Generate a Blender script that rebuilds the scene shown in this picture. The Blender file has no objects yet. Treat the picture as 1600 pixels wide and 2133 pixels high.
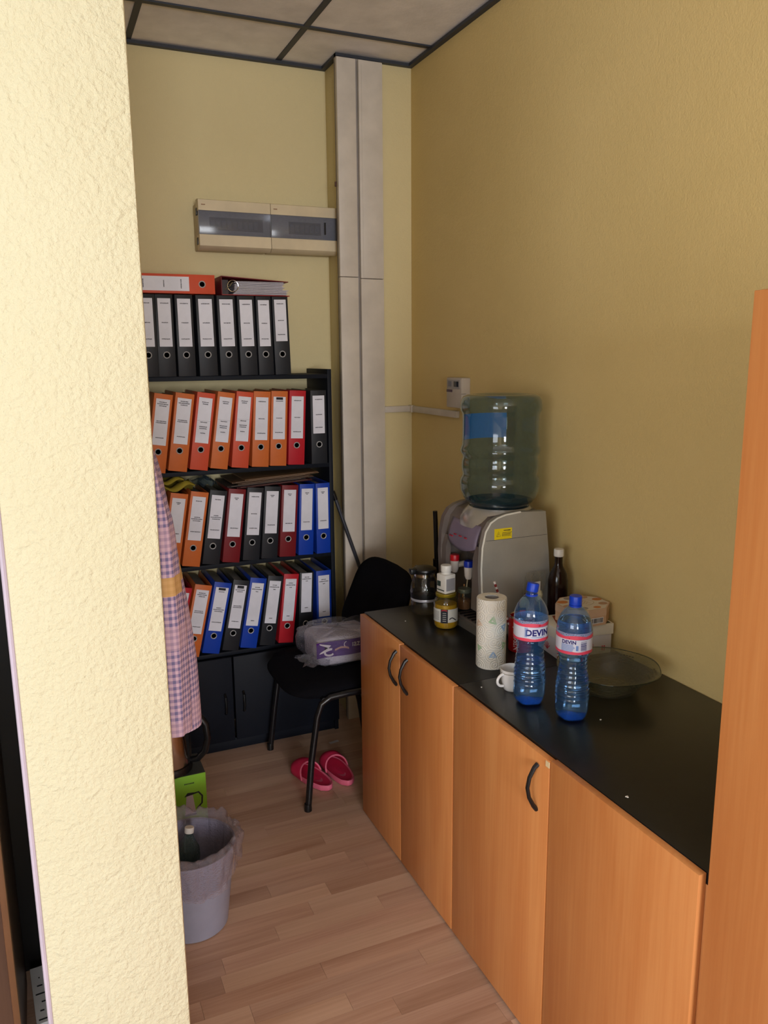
import bpy, bmesh, math, random
from mathutils import Vector, Matrix
R=math.radians; PI=math.pi; sin=math.sin; cos=math.cos
random.seed(7)
scn=bpy.context.scene
COL=scn.collection
# ---------------------------------------------------------------- camera
F,YAW,PIT,ROL=1652.8,.40980,.19394,-.008998
fw=Vector((sin(YAW)*cos(PIT),cos(YAW)*cos(PIT),-sin(PIT)))
rt=Vector((cos(YAW),-sin(YAW),0)); up=rt.cross(fw)
c_,s_=cos(ROL),sin(ROL)
r2=c_*rt+s_*up; u2=-s_*rt+c_*up
cam=bpy.data.cameras.new('camera'); cam.sensor_fit='HORIZONTAL'; cam.sensor_width=36; cam.lens=F/1600*36
cam.clip_start=.02
co=bpy.data.objects.new('camera',cam); COL.objects.link(co)
m=Matrix((( r2.x,u2.x,-fw.x,0),(r2.y,u2.y,-fw.y,0),(r2.z,u2.z,-fw.z,1.7),(0,0,0,1)))
co.matrix_world=m; scn.camera=co
# ---------------------------------------------------------------- world, lights, exposure
w=bpy.data.worlds.new('world'); scn.world=w; w.use_nodes=True
w.node_tree.nodes['Background'].inputs[0].default_value=(.75,.87,1,1); w.node_tree.nodes['Background'].inputs[1].default_value=1.0
def area(name,loc,target,sx,sy,power,col):
    l=bpy.data.lights.new(name,'AREA'); l.shape='RECTANGLE'; l.size=sx; l.size_y=sy; l.energy=power; l.color=col
    o=bpy.data.objects.new(name,l); COL.objects.link(o); o.location=loc
    o.rotation_euler=(Vector(target)-Vector(loc)).to_track_quat('-Z','Y').to_euler(); return o
area('window_daylight',(-.35,-4.53,1.55),(-.35,0,2.3),1.8,1.4,190,(.95,.97,1))
area('side_window_daylight',(-2.13,-.9,1.5),(0,.35,2.05),1.5,1.2,44,(.9,.95,1))
vs=scn.view_settings; vs.view_transform='Standard'; vs.look='None'; vs.gamma=1; vs.use_curve_mapping=False; vs.exposure=.06
# ---------------------------------------------------------------- materials
def L(c):
    return tuple(((v/255+.055)/1.055)**2.4 if v>10 else v/255/12.92 for v in c)+(1,)
MATS={}
def mat(name,col,rough=.6,metal=0,spec=.5,bump=None,var=None,coat=0,alpha=1,trans=0,ior=1.45,emit=None,coords='Object'):
    """bump=(scale,strength,detail) var=(scale,col2,stretch)"""
    if name in MATS: return MATS[name]
    m=bpy.data.materials.new(name); m.use_nodes=True; nt=m.node_tree; n=nt.nodes; b=n['Principled BSDF']
    b.inputs['Base Color'].default_value=L(col); b.inputs['Roughness'].default_value=rough; b.inputs['Metallic'].default_value=metal
    b.inputs['Specular IOR Level'].default_value=spec; b.inputs['Coat Weight'].default_value=coat; b.inputs['Coat Roughness'].default_value=.1
    b.inputs['Alpha'].default_value=alpha; b.inputs['Transmission Weight'].default_value=trans; b.inputs['IOR'].default_value=ior
    tc=n.new('ShaderNodeTexCoord')
    def noise(scale,detail=4,stretch=(1,1,1),rgh=.55):
        mp=n.new('ShaderNodeMapping'); mp.inputs['Scale'].default_value=stretch; nt.links.new(tc.outputs[coords],mp.inputs[0])
        t=n.new('ShaderNodeTexNoise'); t.inputs['Scale'].default_value=scale; t.inputs['Detail'].default_value=detail; t.inputs['Roughness'].default_value=rgh
        nt.links.new(mp.outputs[0],t.inputs['Vector']); return t
    if var is None: var=(9,tuple(v*.93 for v in col),(1,1,1))
    t=noise(var[0],5,var[2]); r=n.new('ShaderNodeValToRGB'); r.color_ramp.elements[0].position=.32; r.color_ramp.elements[1].position=.68
    r.color_ramp.elements[0].color=L(var[1]); r.color_ramp.elements[1].color=L(col)
    nt.links.new(t.outputs[0],r.inputs[0]); nt.links.new(r.outputs[0],b.inputs['Base Color'])
    if bump:
        t=noise(bump[0],bump[2] if len(bump)>2 else 3,bump[3] if len(bump)>3 else (1,1,1)); bn=n.new('ShaderNodeBump'); bn.inputs['Strength'].default_value=bump[1]; bn.inputs['Distance'].default_value=.003
        nt.links.new(t.outputs[0],bn.inputs['Height']); nt.links.new(bn.outputs[0],b.inputs['Normal'])
    MATS[name]=m; return m
def clear(name,tint,gloss_rough=.05,body=0,bodycol=(200,200,200),bump=None,refl=1.0):
    """thin clear skin: tinted see-through + fresnel gloss (+ a little milky body)"""
    if name in MATS: return MATS[name]
    m=bpy.data.materials.new(name); m.use_nodes=True; nt=m.node_tree; n=nt.nodes; n.remove(n['Principled BSDF'])
    out=n['Material Output']; tr=n.new('ShaderNodeBsdfTransparent'); tr.inputs[0].default_value=L(tint)
    gl=n.new('ShaderNodeBsdfGlossy'); gl.inputs['Roughness'].default_value=gloss_rough; gl.inputs['Color'].default_value=(refl,refl,refl,1)
    lw=n.new('ShaderNodeLayerWeight'); lw.inputs['Blend'].default_value=.5; pw=n.new('ShaderNodeMath'); pw.operation='POWER'; pw.inputs[1].default_value=4; nt.links.new(lw.outputs['Facing'],pw.inputs[0]); ma=n.new('ShaderNodeMath'); ma.operation='MULTIPLY_ADD'; ma.inputs[1].default_value=.9; ma.inputs[2].default_value=.045; nt.links.new(pw.outputs[0],ma.inputs[0])
    a=n.new('ShaderNodeMixShader'); nt.links.new(ma.outputs[0],a.inputs[0]); nt.links.new(tr.outputs[0],a.inputs[1]); nt.links.new(gl.outputs[0],a.inputs[2])
    last=a
    if body:
        d=n.new('ShaderNodeBsdfDiffuse'); d.inputs[0].default_value=L(bodycol)
        t=n.new('ShaderNodeTexNoise'); t.inputs['Scale'].default_value=25; mt=n.new('ShaderNodeMath'); mt.operation='MULTIPLY'; mt.inputs[1].default_value=body*2
        nt.links.new(t.outputs[0],mt.inputs[0])
        x=n.new('ShaderNodeMixShader'); nt.links.new(mt.outputs[0],x.inputs[0]); nt.links.new(a.outputs[0],x.inputs[1]); nt.links.new(d.outputs[0],x.inputs[2]); last=x
    if bump:
        t=n.new('ShaderNodeTexNoise'); t.inputs['Scale'].default_value=bump[0]; bn=n.new('ShaderNodeBump'); bn.inputs['Strength'].default_value=bump[1]; bn.inputs['Distance'].default_value=.01
        nt.links.new(t.outputs[0],bn.inputs['Height']); nt.links.new(bn.outputs[0],gl.inputs['Normal']); nt.links.new(bn.outputs[0],lw.inputs['Normal'])
    nt.links.new(last.outputs[0],out.inputs[0]); MATS[name]=m; return m
def glass(name,col,ior=1.33,rough=0):
    if name in MATS: return MATS[name]
    m=bpy.data.materials.new(name); m.use_nodes=True; nt=m.node_tree; n=nt.nodes; n.remove(n['Principled BSDF'])
    g=n.new('ShaderNodeBsdfGlass'); g.inputs['Color'].default_value=L(col); g.inputs['IOR'].default_value=ior; g.inputs['Roughness'].default_value=rough
    nt.links.new(g.outputs[0],n['Material Output'].inputs[0]); MATS[name]=m; return m
def wood(name,c1,c2,axis=2,rough=.38,scale=1.0,dark=None):
    """grain running along axis; broad cathedral bands + fine fibre"""
    if name in MATS: return MATS[name]
    m=bpy.data.materials.new(name); m.use_nodes=True; nt=m.node_tree; n=nt.nodes; b=n['Principled BSDF']
    tc=n.new('ShaderNodeTexCoord'); oi=n.new('ShaderNodeObjectInfo')
    add=n.new('ShaderNodeVectorMath'); add.operation='ADD'; sc=n.new('ShaderNodeVectorMath'); sc.operation='SCALE'; sc.inputs['Scale'].default_value=37
    cv=n.new('ShaderNodeCombineXYZ')
    for i in range(3): nt.links.new(oi.outputs['Random'],cv.inputs[i])
    nt.links.new(cv.outputs[0],sc.inputs[0]); nt.links.new(tc.outputs['Object'],add.inputs[0]); nt.links.new(sc.outputs[0],add.inputs[1])
    def nz(s,st,d=4,dist=0):
        mp=n.new('ShaderNodeMapping'); v=[1,1,1]; v[axis]=st; mp.inputs['Scale'].default_value=v
        nt.links.new(add.outputs[0],mp.inputs[0]); t=n.new('ShaderNodeTexNoise'); t.inputs['Scale'].default_value=s; t.inputs['Detail'].default_value=d; t.inputs['Distortion'].default_value=dist
        nt.links.new(mp.outputs[0],t.inputs[0]); return t
    A=nz(11*scale,.09,3,.6); B=nz(120*scale,.03,3)
    mx=n.new('ShaderNodeMix'); mx.data_type='FLOAT'; mx.inputs[0].default_value=.33
    nt.links.new(A.outputs[0],mx.inputs[2]); nt.links.new(B.outputs[0],mx.inputs[3])
    r=n.new('ShaderNodeValToRGB'); e=r.color_ramp.elements; e[0].position=.36; e[1].position=.64; e[0].color=L(c2); e[1].color=L(c1)
    nt.links.new(mx.outputs[0],r.inputs[0])
    hs=n.new('ShaderNodeHueSaturation'); mr=n.new('ShaderNodeMapRange'); v=dark or .06
    mr.inputs[3].default_value=1-v; mr.inputs[4].default_value=1+v*.7
    nt.links.new(oi.outputs['Random'],mr.inputs[0]); nt.links.new(mr.outputs[0],hs.inputs['Value']); nt.links.new(r.outputs[0],hs.inputs['Color'])
    nt.links.new(hs.outputs[0],b.inputs['Base Color'])
    b.inputs['Roughness'].default_value=rough
    bn=n.new('ShaderNodeBump'); bn.inputs['Strength'].default_value=.08; bn.inputs['Distance'].default_value=.001
    nt.links.new(B.outputs[0],bn.inputs['Height']); nt.links.new(bn.outputs[0],b.inputs['Normal'])
    MATS[name]=m; return m
def plaster(name,c1,c2,scale,strength):
    if name in MATS: return MATS[name]
    m=mat(name,c1,.85,spec=.25,var=(1.1,c2,(1,1,1)),coords='Object'); nt=m.node_tree; n=nt.nodes; b=n['Principled BSDF']
    tc=n.new('ShaderNodeTexCoord'); a=n.new('ShaderNodeTexNoise'); a.inputs['Scale'].default_value=scale; a.inputs['Detail'].default_value=3; a.inputs['Roughness'].default_value=.6
    v=n.new('ShaderNodeTexNoise'); v.inputs['Scale'].default_value=scale*.35; v.inputs['Detail'].default_value=5; v.inputs['Distortion'].default_value=.8
    for t in (a,v): nt.links.new(tc.outputs['Object'],t.inputs['Vector'])
    ad=n.new('ShaderNodeMath'); ad.operation='ADD'; nt.links.new(a.outputs[0],ad.inputs[0]); nt.links.new(v.outputs[0],ad.inputs[1])
    bn=n.new('ShaderNodeBump'); bn.inputs['Strength'].default_value=strength; bn.inputs['Distance'].default_value=.004
    nt.links.new(ad.outputs[0],bn.inputs['Height']); nt.links.new(bn.outputs[0],b.inputs['Normal']); return m
# ---------------------------------------------------------------- mesh builder
class MB:
    def __init__(s): s.v=[]; s.f=[]; s.mi=[]; s.cur=0
    def add(s,vs,fs):
        o=len(s.v); s.v+= [tuple(p) for p in vs]
        for f in fs: s.f.append(tuple(i+o for i in f)); s.mi.append(s.cur)
        return s
    def box(s,x0,x1,y0,y1,z0,z1,bev=0,M=None):
        if bev<=0:
            vs=[(x,y,z) for x in(x0,x1) for y in(y0,y1) for z in(z0,z1)]
            fs=[(0,1,3,2),(4,6,7,5),(0,4,5,1),(2,3,7,6),(0,2,6,4),(1,5,7,3)]
        else:
            bm=bmesh.new(); bmesh.ops.create_cube(bm,size=1)
            for v in bm.verts: v.co=Vector(((x0+x1)/2+v.co.x*(x1-x0),(y0+y1)/2+v.co.y*(y1-y0),(z0+z1)/2+v.co.z*(z1-z0)))
            bmesh.ops.bevel(bm,geom=bm.edges[:],offset=bev,segments=2,affect='EDGES',profile=.5)
            bm.verts.index_update(); vs=[v.co.copy() for v in bm.verts]; fs=[[v.index for v in f.verts] for f in bm.faces]; bm.free()
        if M: vs=[M@Vector(p) for p in vs]
        return s.add(vs,fs)
    def lathe(s,prof,n=32,c=(0,0),M=None,rf=None):
        vs=[];fs=[]
        for r,z in prof:
            for k in range(n):
                a=2*PI*k/n; q=r*(rf(a,z) if rf else 1); vs.append((c[0]+q*cos(a),c[1]+q*sin(a),z))
        for i in range(len(prof)-1):
            for k in range(n):
                k2=(k+1)%n; fs.append((i*n+k,i*n+k2,(i+1)*n+k2,(i+1)*n+k))
        if prof[0][0]>0.0005: fs.append(tuple(reversed(range(n))))
        if prof[-1][0]>0.0005: fs.append(tuple(range((len(prof)-1)*n,len(prof)*n)))
        if M: vs=[M@Vector(p) for p in vs]
        return s.add(vs,fs)
    def open_lathe(s,prof,n=32,M=None,rf=None,c=(0,0)):
        k0=len(s.f); s.lathe(prof,n,c=c,M=M,rf=rf)
        while s.f and len(s.f[-1])==n and n>4 and len(s.f)>k0: s.f.pop(); s.mi.pop()
        return s
    def tube(s,pts,rad,n=10,closed=False):
        P=[Vector(p) for p in pts]; N=len(P); rads=rad if isinstance(rad,(list,tuple)) else [rad]*N
        vs=[];fs=[]; ref=None
        for i,p in enumerate(P):
            a=P[(i-1)%N] if (i>0 or closed) else p; b=P[(i+1)%N] if (i<N-1 or closed) else p
            t=(b-a).normalized()
            if ref is None: ref=t.orthogonal().normalized()
            ref=(ref-t*ref.dot(t)).normalized(); bi=t.cross(ref)
            for k in range(n):
                q=2*PI*k/n; vs.append(p+(ref*cos(q)+bi*sin(q))*rads[i])
        for i in range(N if closed else N-1):
            j=(i+1)%N
            for k in range(n):
                k2=(k+1)%n; fs.append((i*n+k,i*n+k2,j*n+k2,j*n+k))
        if not closed: fs+= [tuple(reversed(range(n))),tuple(range((N-1)*n,N*n))]
        return s.add(vs,fs)
    def prism(s,poly,a,b,axis='y'):
        """poly 2D extruded between a and b along axis"""
        n=len(poly); mp={'y':lambda u,v,t:(u,t,v),'x':lambda u,v,t:(t,u,v),'z':lambda u,v,t:(u,v,t)}[axis]
        vs=[mp(u,v,a) for u,v in poly]+[mp(u,v,b) for u,v in poly]
        fs=[tuple(range(n)),tuple(reversed(range(n,2*n)))]+[(i,i+n,(i+1)%n+n,(i+1)%n) for i in range(n)]
        return s.add(vs,fs)
    def grid(s,fn,nu,nv,closeu=False):
        vs=[fn(i/(nu if closeu else nu-1),j/(nv-1)) for j in range(nv) for i in range(nu)]; fs=[]
        for j in range(nv-1):
            for i in range(nu if closeu else nu-1):
                i2=(i+1)%nu; fs.append((j*nu+i,j*nu+i2,(j+1)*nu+i2,(j+1)*nu+i))
        return s.add(vs,fs)
    def mesh(s,name,ms,smooth=True,ang=35):
        me=bpy.data.meshes.new(name); me.from_pydata(s.v,[],s.f)
        if not isinstance(ms,(list,tuple)): ms=[ms]
        for m_ in ms: me.materials.append(m_)
        me.polygons.foreach_set('material_index',[min(i,len(ms)-1) for i in s.mi])
        bm=bmesh.new(); bm.from_mesh(me); bmesh.ops.recalc_face_normals(bm,faces=bm.faces); bm.to_mesh(me); bm.free()
        if smooth:
            me.polygons.foreach_set('use_smooth',[True]*len(me.polygons)); me.set_sharp_from_angle(angle=R(ang))
        me.update(); return me
    def build(s,name,ms,parent=None,smooth=True,ang=35,loc=None):
        o=bpy.data.objects.new(name,s.mesh(name,ms,smooth,ang)); COL.objects.link(o)
        if parent: o.parent=parent
        if loc: o.location=loc
        return o
def thing(name,label,cat,loc=(0,0,0),rz=0,group=None):
    o=bpy.data.objects.new(name,None); COL.objects.link(o); o.empty_display_size=.05; o.location=loc; o.rotation_euler=(0,0,rz)
    o['label']=label; o['category']=cat
    if group: o['group']=group
    return o
def tag(o,label,cat,group=None):
    o['label']=label; o['category']=cat
    if group: o['group']=group
    return o
def struct(o): o['kind']='structure'; return o
def link(name,me,parent,loc=(0,0,0)):
    o=bpy.data.objects.new(name,me); COL.objects.link(o); o.parent=parent; o.location=loc; return o
def text_geo(txt,size,bold=0,font_w=1):
    cu=bpy.data.curves.new('t','FONT'); cu.body=txt; cu.size=size; cu.align_x='CENTER'; cu.align_y='CENTER'; cu.offset=bold; cu.resolution_u=3
    o=bpy.data.objects.new('t',cu); COL.objects.link(o); dg=bpy.context.evaluated_depsgraph_get(); dg.update()
    me=bpy.data.meshes.new_from_object(o.evaluated_get(dg)); vs=[(v.co.x*font_w,v.co.y) for v in me.vertices]; fs=[tuple(p.vertices) for p in me.polygons]
    bpy.data.objects.remove(o); bpy.data.curves.remove(cu); bpy.data.meshes.remove(me); return vs,fs
def flat(mb,g,fn): mb.add([fn(*p) for p in g[0]],g[1])
def poly2(pts): return ([tuple(p) for p in pts],[tuple(range(len(pts)))])
def strip(pts,wd):
    vs=[];fs=[];n=len(pts)
    for i,(x,y) in enumerate(pts):
        a=pts[max(i-1,0)];b=pts[min(i+1,n-1)];dx,dy=b[0]-a[0],b[1]-a[1];l=math.hypot(dx,dy) or 1
        vs+=[(x-dy/l*wd/2,y+dx/l*wd/2),(x+dy/l*wd/2,y-dx/l*wd/2)]
    return vs,[(2*i,2*i+2,2*i+3,2*i+1) for i in range(n-1)]
def rect2(x0,x1,y0,y1,n=1):
    vs=[];fs=[]
    for i in range(n+1):
        x=x0+(x1-x0)*i/n; vs+=[(x,y0),(x,y1)]
    return vs,[(2*i,2*i+2,2*i+3,2*i+1) for i in range(n)]
# colours
YEL=plaster('yellow_wall_paint',(226,211,166),(219,203,157),160,.35)
YELR=plaster('dimmed_yellow_wall_paint',(224,198,138),(214,188,127),180,.3)  # same yellow paint; the right wall's dimmer light is put into the colour
PIL=plaster('textured_plaster',(212,209,182),(206,201,170),120,.9)
WHITE=mat('white_plastic',(222,214,200),.4)
DARKT=mat('dark_grid_metal',(52,56,66),.5)
TILE=mat('ceiling_tile_board',(250,246,248),.9,bump=(90,.3))
BLACKLAM=mat('black_laminate',(22,22,23),.3,spec=.5,bump=(500,.05),var=(30,(17,17,18),(1,1,1)))
SHELFM=mat('dark_blue_laminate',(12,18,30),.6,spec=.3,bump=(300,.05))
ORW=wood('orange_beech',(222,152,92),(208,132,74),2,.36)
ORE=mat('orange_edging',(228,150,80),.4)
BLK=mat('black_plastic',(18,18,20),.35)
BLKM=mat('black_painted_metal',(20,20,24),.3,spec=.6)
FAB=mat('black_fabric',(20,20,26),.95,spec=.1,bump=(900,.5),var=(400,(12,12,16),(1,1,1)))
CHROME=mat('chrome',(210,212,216),.15,1)
PAPER=mat('white_paper',(226,224,226),.8)
INK=mat('printed_ink',(40,40,48),.8)
# ---------------------------------------------------------------- structure
YB=3.52; XR=1.60; ZC=2.925; XL=-2.2; YR=-4.6; CY=3.346; CX=1.268
def sbox(name,m,*a,bev=0,parent=None):
    o=MB().box(*a,bev=bev).build(name,m,parent,smooth=bev>0)
    if not parent: struct(o)
    return o
FLB=mat('floor_substrate',(120,84,62),.6)
floor=sbox('floor',FLB,XL-.1,XR+.1,YR-.1,YB+.1,-.05,-.006)
# laminate staves, running along x
stv=[wood('floor_stave_a',(206,172,150),(184,148,126),0,.3,1.6,.10),wood('floor_stave_b',(198,163,140),(168,131,108),0,.3,1.3,.10),wood('floor_stave_c',(212,180,156),(190,155,130),0,.3,1.0,.08)]
smesh={}
SW=.0655
rowi=0; y=.32
while y<YB-.001:
    y1=min(y+SW,YB); x=-.9-random.random()*.5; row_m=random.random()
    while x<XR:
        l=random.choice((.34,.42,.5,.62,.7)); x1=min(x+l,XR); x0=max(x,-.9)
        if x1-x0>.03 and not (x1<=-.07 and y<1.25 and False):
            key=(round(x1-x0,3),round(y1-y,3),random.randrange(3))
            if key not in smesh: smesh[key]=MB().box(0,x1-x0-.0006,0,y1-y-.0006,-.007,0).mesh('plank',stv[key[2]],False)
            link('plank',smesh[key],floor,(x0,y,0))
        x=x1
    y=y1; rowi+=1
sbox('wall_back',YEL,XL-.1,XR+.1,YB,YB+.1,0,ZC+.12)
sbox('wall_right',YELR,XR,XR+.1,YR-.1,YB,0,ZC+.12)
sbox('wall_left',YEL,XL-.1,XL,YR-.1,-1.75,0,ZC+.12)
wl=struct(MB().box(XL-.1,XL,-.05,YB,0,ZC+.12).build('wall_left',YEL,None,False))
struct(MB().box(XL-.1,XL,-1.75,-.05,0,.9).build('wall_left',YEL,None,False)); struct(MB().box(XL-.1,XL,-1.75,-.05,2.4,ZC+.12).build('wall_left',YEL,None,False))
for a in((XL,-1.3,0,ZC+.12),(.6,XR,0,ZC+.12),(-1.3,.6,0,.85),(-1.3,.6,2.45,ZC+.12)):
    struct(MB().box(a[0],a[1],YR-.1,YR,a[2],a[3]).build('wall_rear',YEL,None,False))
WF=mat('white_window_frame',(230,230,228),.35)
mb=MB()
for a in((-1.3,-1.24,.85,2.45),(.54,.6,.85,2.45),(-1.3,.6,.85,.91),(-1.3,.6,2.39,2.45),(-.38,-.32,.91,2.39)): mb.box(a[0],a[1],YR-.06,YR-.01,a[2],a[3])
struct(mb.build('window_1',WF,None,False))
mb=MB()
for a in((-1.75,-1.69,.9,2.4),(-.11,-.05,.9,2.4),(-1.75,-.05,.9,.96),(-1.75,-.05,2.34,2.4)): mb.box(XL-.06,XL-.01,a[0],a[1],a[2],a[3])
struct(mb.build('window_2',WF,None,False))
# partition with textured plaster end
part=sbox('wall_partition',PIL,-.064,.166,1.302,YB,0,ZC+.05,bev=.006)
cb=MB().tube([(-.066,1.305,z) for z in (0,1,2,ZC)],.0045,8).build('trim_1',mat('lilac_corner_bead',(196,186,206),.5)); struct(cb)
# corner pilaster
sbox('wall_column',YEL,CX,XR,CY,YB,0,ZC+.05,bev=.003)
# ceiling
ceil=sbox('ceiling',TILE,XL-.1,XR+.1,YR-.1,YB+.1,ZC+.07,ZC+.12)
gx=[.45+.607*k for k in range(-5,3)]; gy=[3.135-.607*k for k in range(-1,14)]
xs=sorted(set([XL]+[g for g in gx if XL<g<XR]+[XR])); ys=sorted([YR]+[g for g in gy if YR<g<YB]+[YB])
for i in range(len(xs)-1):
    for j in range(len(ys)-1):
        if xs[i+1]-xs[i]<.03 or ys[j+1]-ys[j]<.03: continue
        o=MB().box(xs[i]+.002,xs[i+1]-.002,ys[j]+.002,ys[j+1]-.002,ZC+random.random()*.002,ZC+.014).build('ceiling_tile',TILE,ceil,False)
for g in xs[1:-1]: MB().box(g-.012,g+.012,YR,YB,ZC-.004,ZC+.004,.001).build('ceiling_runner',DARKT,ceil,False)
for g in ys[1:-1]: MB().box(XL,XR,g-.012,g+.012,ZC-.005,ZC+.003,.001).build('ceiling_runner',DARKT,ceil,False)
for k,a in enumerate(((XR-.022,XR,YR,CY),(XL,CX,YB-.022,YB),(CX-.022,CX,CY-.02,YB-.02),(CX-.022,XR-.02,CY-.022,CY))):
    struct(MB().box(a[0],a[1],a[2],a[3],ZC-.016,ZC-.004).build('trim_%d'%(k+2),DARKT,None,False))
# ---------------------------------------------------------------- cable trunking on the column
TR=mat('trunking_plastic',(212,202,190),.45)
t=thing('cable_trunking','tall white double cable trunking on yellow corner column, floor to ceiling','trunking',(1.34,3.33,0))
def tl(mb): return mb
MB().box(-.095,.105,-.012,.0155,0.0,2.905).build('backing',mat('trunk_backing',(150,142,136),.6),t,False)
for x0,x1,seg in((-.100,-.016,(0,2.035,2.90)),(-.004,.104,(0,2.03,2.90))):
    for k in range(2): MB().box(x0,x1,-.030,-.008,seg[k]+.001,seg[k+1]-.001,.003).build('trunking_cover',TR,t)
MB().box(.008,.094,-.0315,-.0295,2.033,2.88,.0006).build('raised_lid',TR,t)
mb=MB(); mb.box(-.112,-.104,-.02,-.012,2.4,2.42,.002); mb.build('bracket_hole',mat('rust_brown',(90,60,50),.7),t)
t=thing('cable_conduit','slim white cable conduit running from column along right wall at counter height','conduit',(1.5,3.33,1.46))
MB().box(-.055,.098,-.001,.0155,-.013,.015,.002).build('column_section',TR,t)
o=MB().box(.085,.0995,-.44,.0,-.013,.015,.002).build('wall_section',TR,t)
MB().box(.080,.0995,-.018,.0155,-.015,.017,.002).build('corner_piece',TR,t)
MB().box(-.065,-.052,-.003,.0155,-.016,.018,.002).build('end_piece',TR,t)
# thermostat / alarm keypad
t=thing('wall_control_box','small beige wall control box with dark display above water dispenser','control box',(1.58,2.866,1.54))
MB().box(-.022,.0195,-.063,.063,-.048,.072,.004).build('housing',mat('beige_plastic',(200,190,180),.5),t)
MB().box(-.0236,-.021,-.052,.055,.028,.064,.0008).build('display_bezel',mat('grey_bezel',(170,165,165),.4),t)
MB().box(-.0246,-.0232,-.042,-.002,.036,.058,.0003).build('display',mat('dark_display',(40,46,60),.15),t)
MB().box(-.0243,-.0232,.018,.044,.036,.058,.0003).build('button_block',mat('grey_buttons',(130,130,140),.5),t)
MB().box(-.0232,-.0218,.012,.06,.014,.024,.0002).build('badge',mat('purple_badge',(90,70,90),.5),t)
mb=MB(); mb.box(-.0222,.0,-.0632,-.0628,.008,.0095); mb.build('seam',INK,t)
# ---------------------------------------------------------------- breaker panels
CREAM=mat('cream_plastic',(222,205,172),.42)
SMK=clear('smoked_acrylic',(226,228,234),.15,.20,(150,154,168),refl=.6)
def breaker(x0,x1,lab,brk):
    w=x1-x0; t=thing('breaker_panel',lab,'breaker panel',(x0+w/2,3.44,2.135),0,'breaker panels on the back wall'); h=w/2
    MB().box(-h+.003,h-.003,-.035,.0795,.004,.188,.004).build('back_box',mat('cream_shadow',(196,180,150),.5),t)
    # top and bottom rails (front covers) with chamfered lower edge
    MB().prism([(-.05,.151),(-.05,.192),(-.03,.197),(.0,.197),(.0,.151)],-h,h,'x').build('top_cover',CREAM,t)
    MB().prism([(-.05,.058),(-.05,.014),(-.030,.0),(.0,.0),(.0,.058)],-h,h,'x').build('bottom_cover',CREAM,t)
    MB().box(-h+.001,h-.001,-.036,-.034,.058,.151).build('inner_plate',mat('grey_inner_plate',(186,182,176),.6),t,False)
    b0,b1=brk
    MB().box(b0-.004,b1+.004,-.0375,-.0358,.078,.128).build('breaker_slot',mat('dark_slot',(64,62,66),.6),t,False)
    n=int((b1-b0)/.0225); me=MB().box(0,.018,-.0415,-.0372,0,.030,.001).box(.005,.013,-.0455,-.041,.008,.020).mesh('breaker_switch',mat('breaker_grey',(92,92,98),.5),False)
    for k in range(n): link('breaker_switch',me,t,(b0+k*.0225,0,.086))
    MB().box(-h,h,-.053,-.0495,.0585,.1505,.001).build('smoked_door',SMK,t)
    MB().box(-h+.012,-h+.028,-.0515,-.0498,.171,.1745).build('badge',mat('badge_print',(150,110,80),.5),t,False)
    return t
t=breaker(.668,.967,'cream breaker panel with smoked door, left of the pair',(-.10,.115))
for z in(.035,.15): MB().box(-.1525,-.147,-.02,.004,z-.014,z+.014,.002).build('knockout',BLK,t)
t=breaker(.969,1.267,'cream breaker panel with smoked door, right one beside the trunking',(-.065,.07))
MB().box(.085,.092,-.0545,-.0525,.08,.13).build('door_latch',BLK,t,False)
# ---------------------------------------------------------------- black shelf unit
SX0,SX1,SY0,SY1=.172,1.166,3.236,3.516; lev=[.458,.85,1.248,1.628]; TH=.018
t=thing('shelf_unit','tall dark bookcase full of ring binders, two doors at its base','bookcase',((SX0+SX1)/2,SY0,0))
h=(SX1-SX0)/2; d=SY1-SY0
for s in(-1,1):
    MB().box(min(s*h,s*(h-TH)),max(s*h,s*(h-TH)),0,d,0,1.648,.001).build('side_panel',SHELFM,t)
for z in lev[:3]: MB().box(-h+TH,h-TH,.002,d,z-TH+.018-.018,z,.001).build('shelf',SHELFM,t)
MB().box(-h+TH,h-TH,.0,d,1.628-TH,1.628,.001).build('top_panel',SHELFM,t)
MB().box(-h+TH,h-TH,.012,.03,0,.05,.001).build('plinth',SHELFM,t)
MB().box(-h+TH,h-TH,.20,.212,.05,.44).build('lower_back',SHELFM,t,False)
HS=[]
for s in(-1,1):
    a,b=(-h+.002,-.0035) if s<0 else (.0035,h-.002)
    ox=.682-(SX0+SX1)/2
    a,b=(-h+.002,ox-.004) if s<0 else (ox+.004,h-.002)
    dd=MB().box(a,b,-.018,-.001,.055,.438,.0015).build('door',SHELFM,t)
    hx=ox+s*.04
    MB().tube([(hx,-.018,.275),(hx,-.036,.265),(hx,-.042,.23),(hx,-.036,.195),(hx,-.018,.185)],.0055,8).build('handle',BLK,dd)
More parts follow.
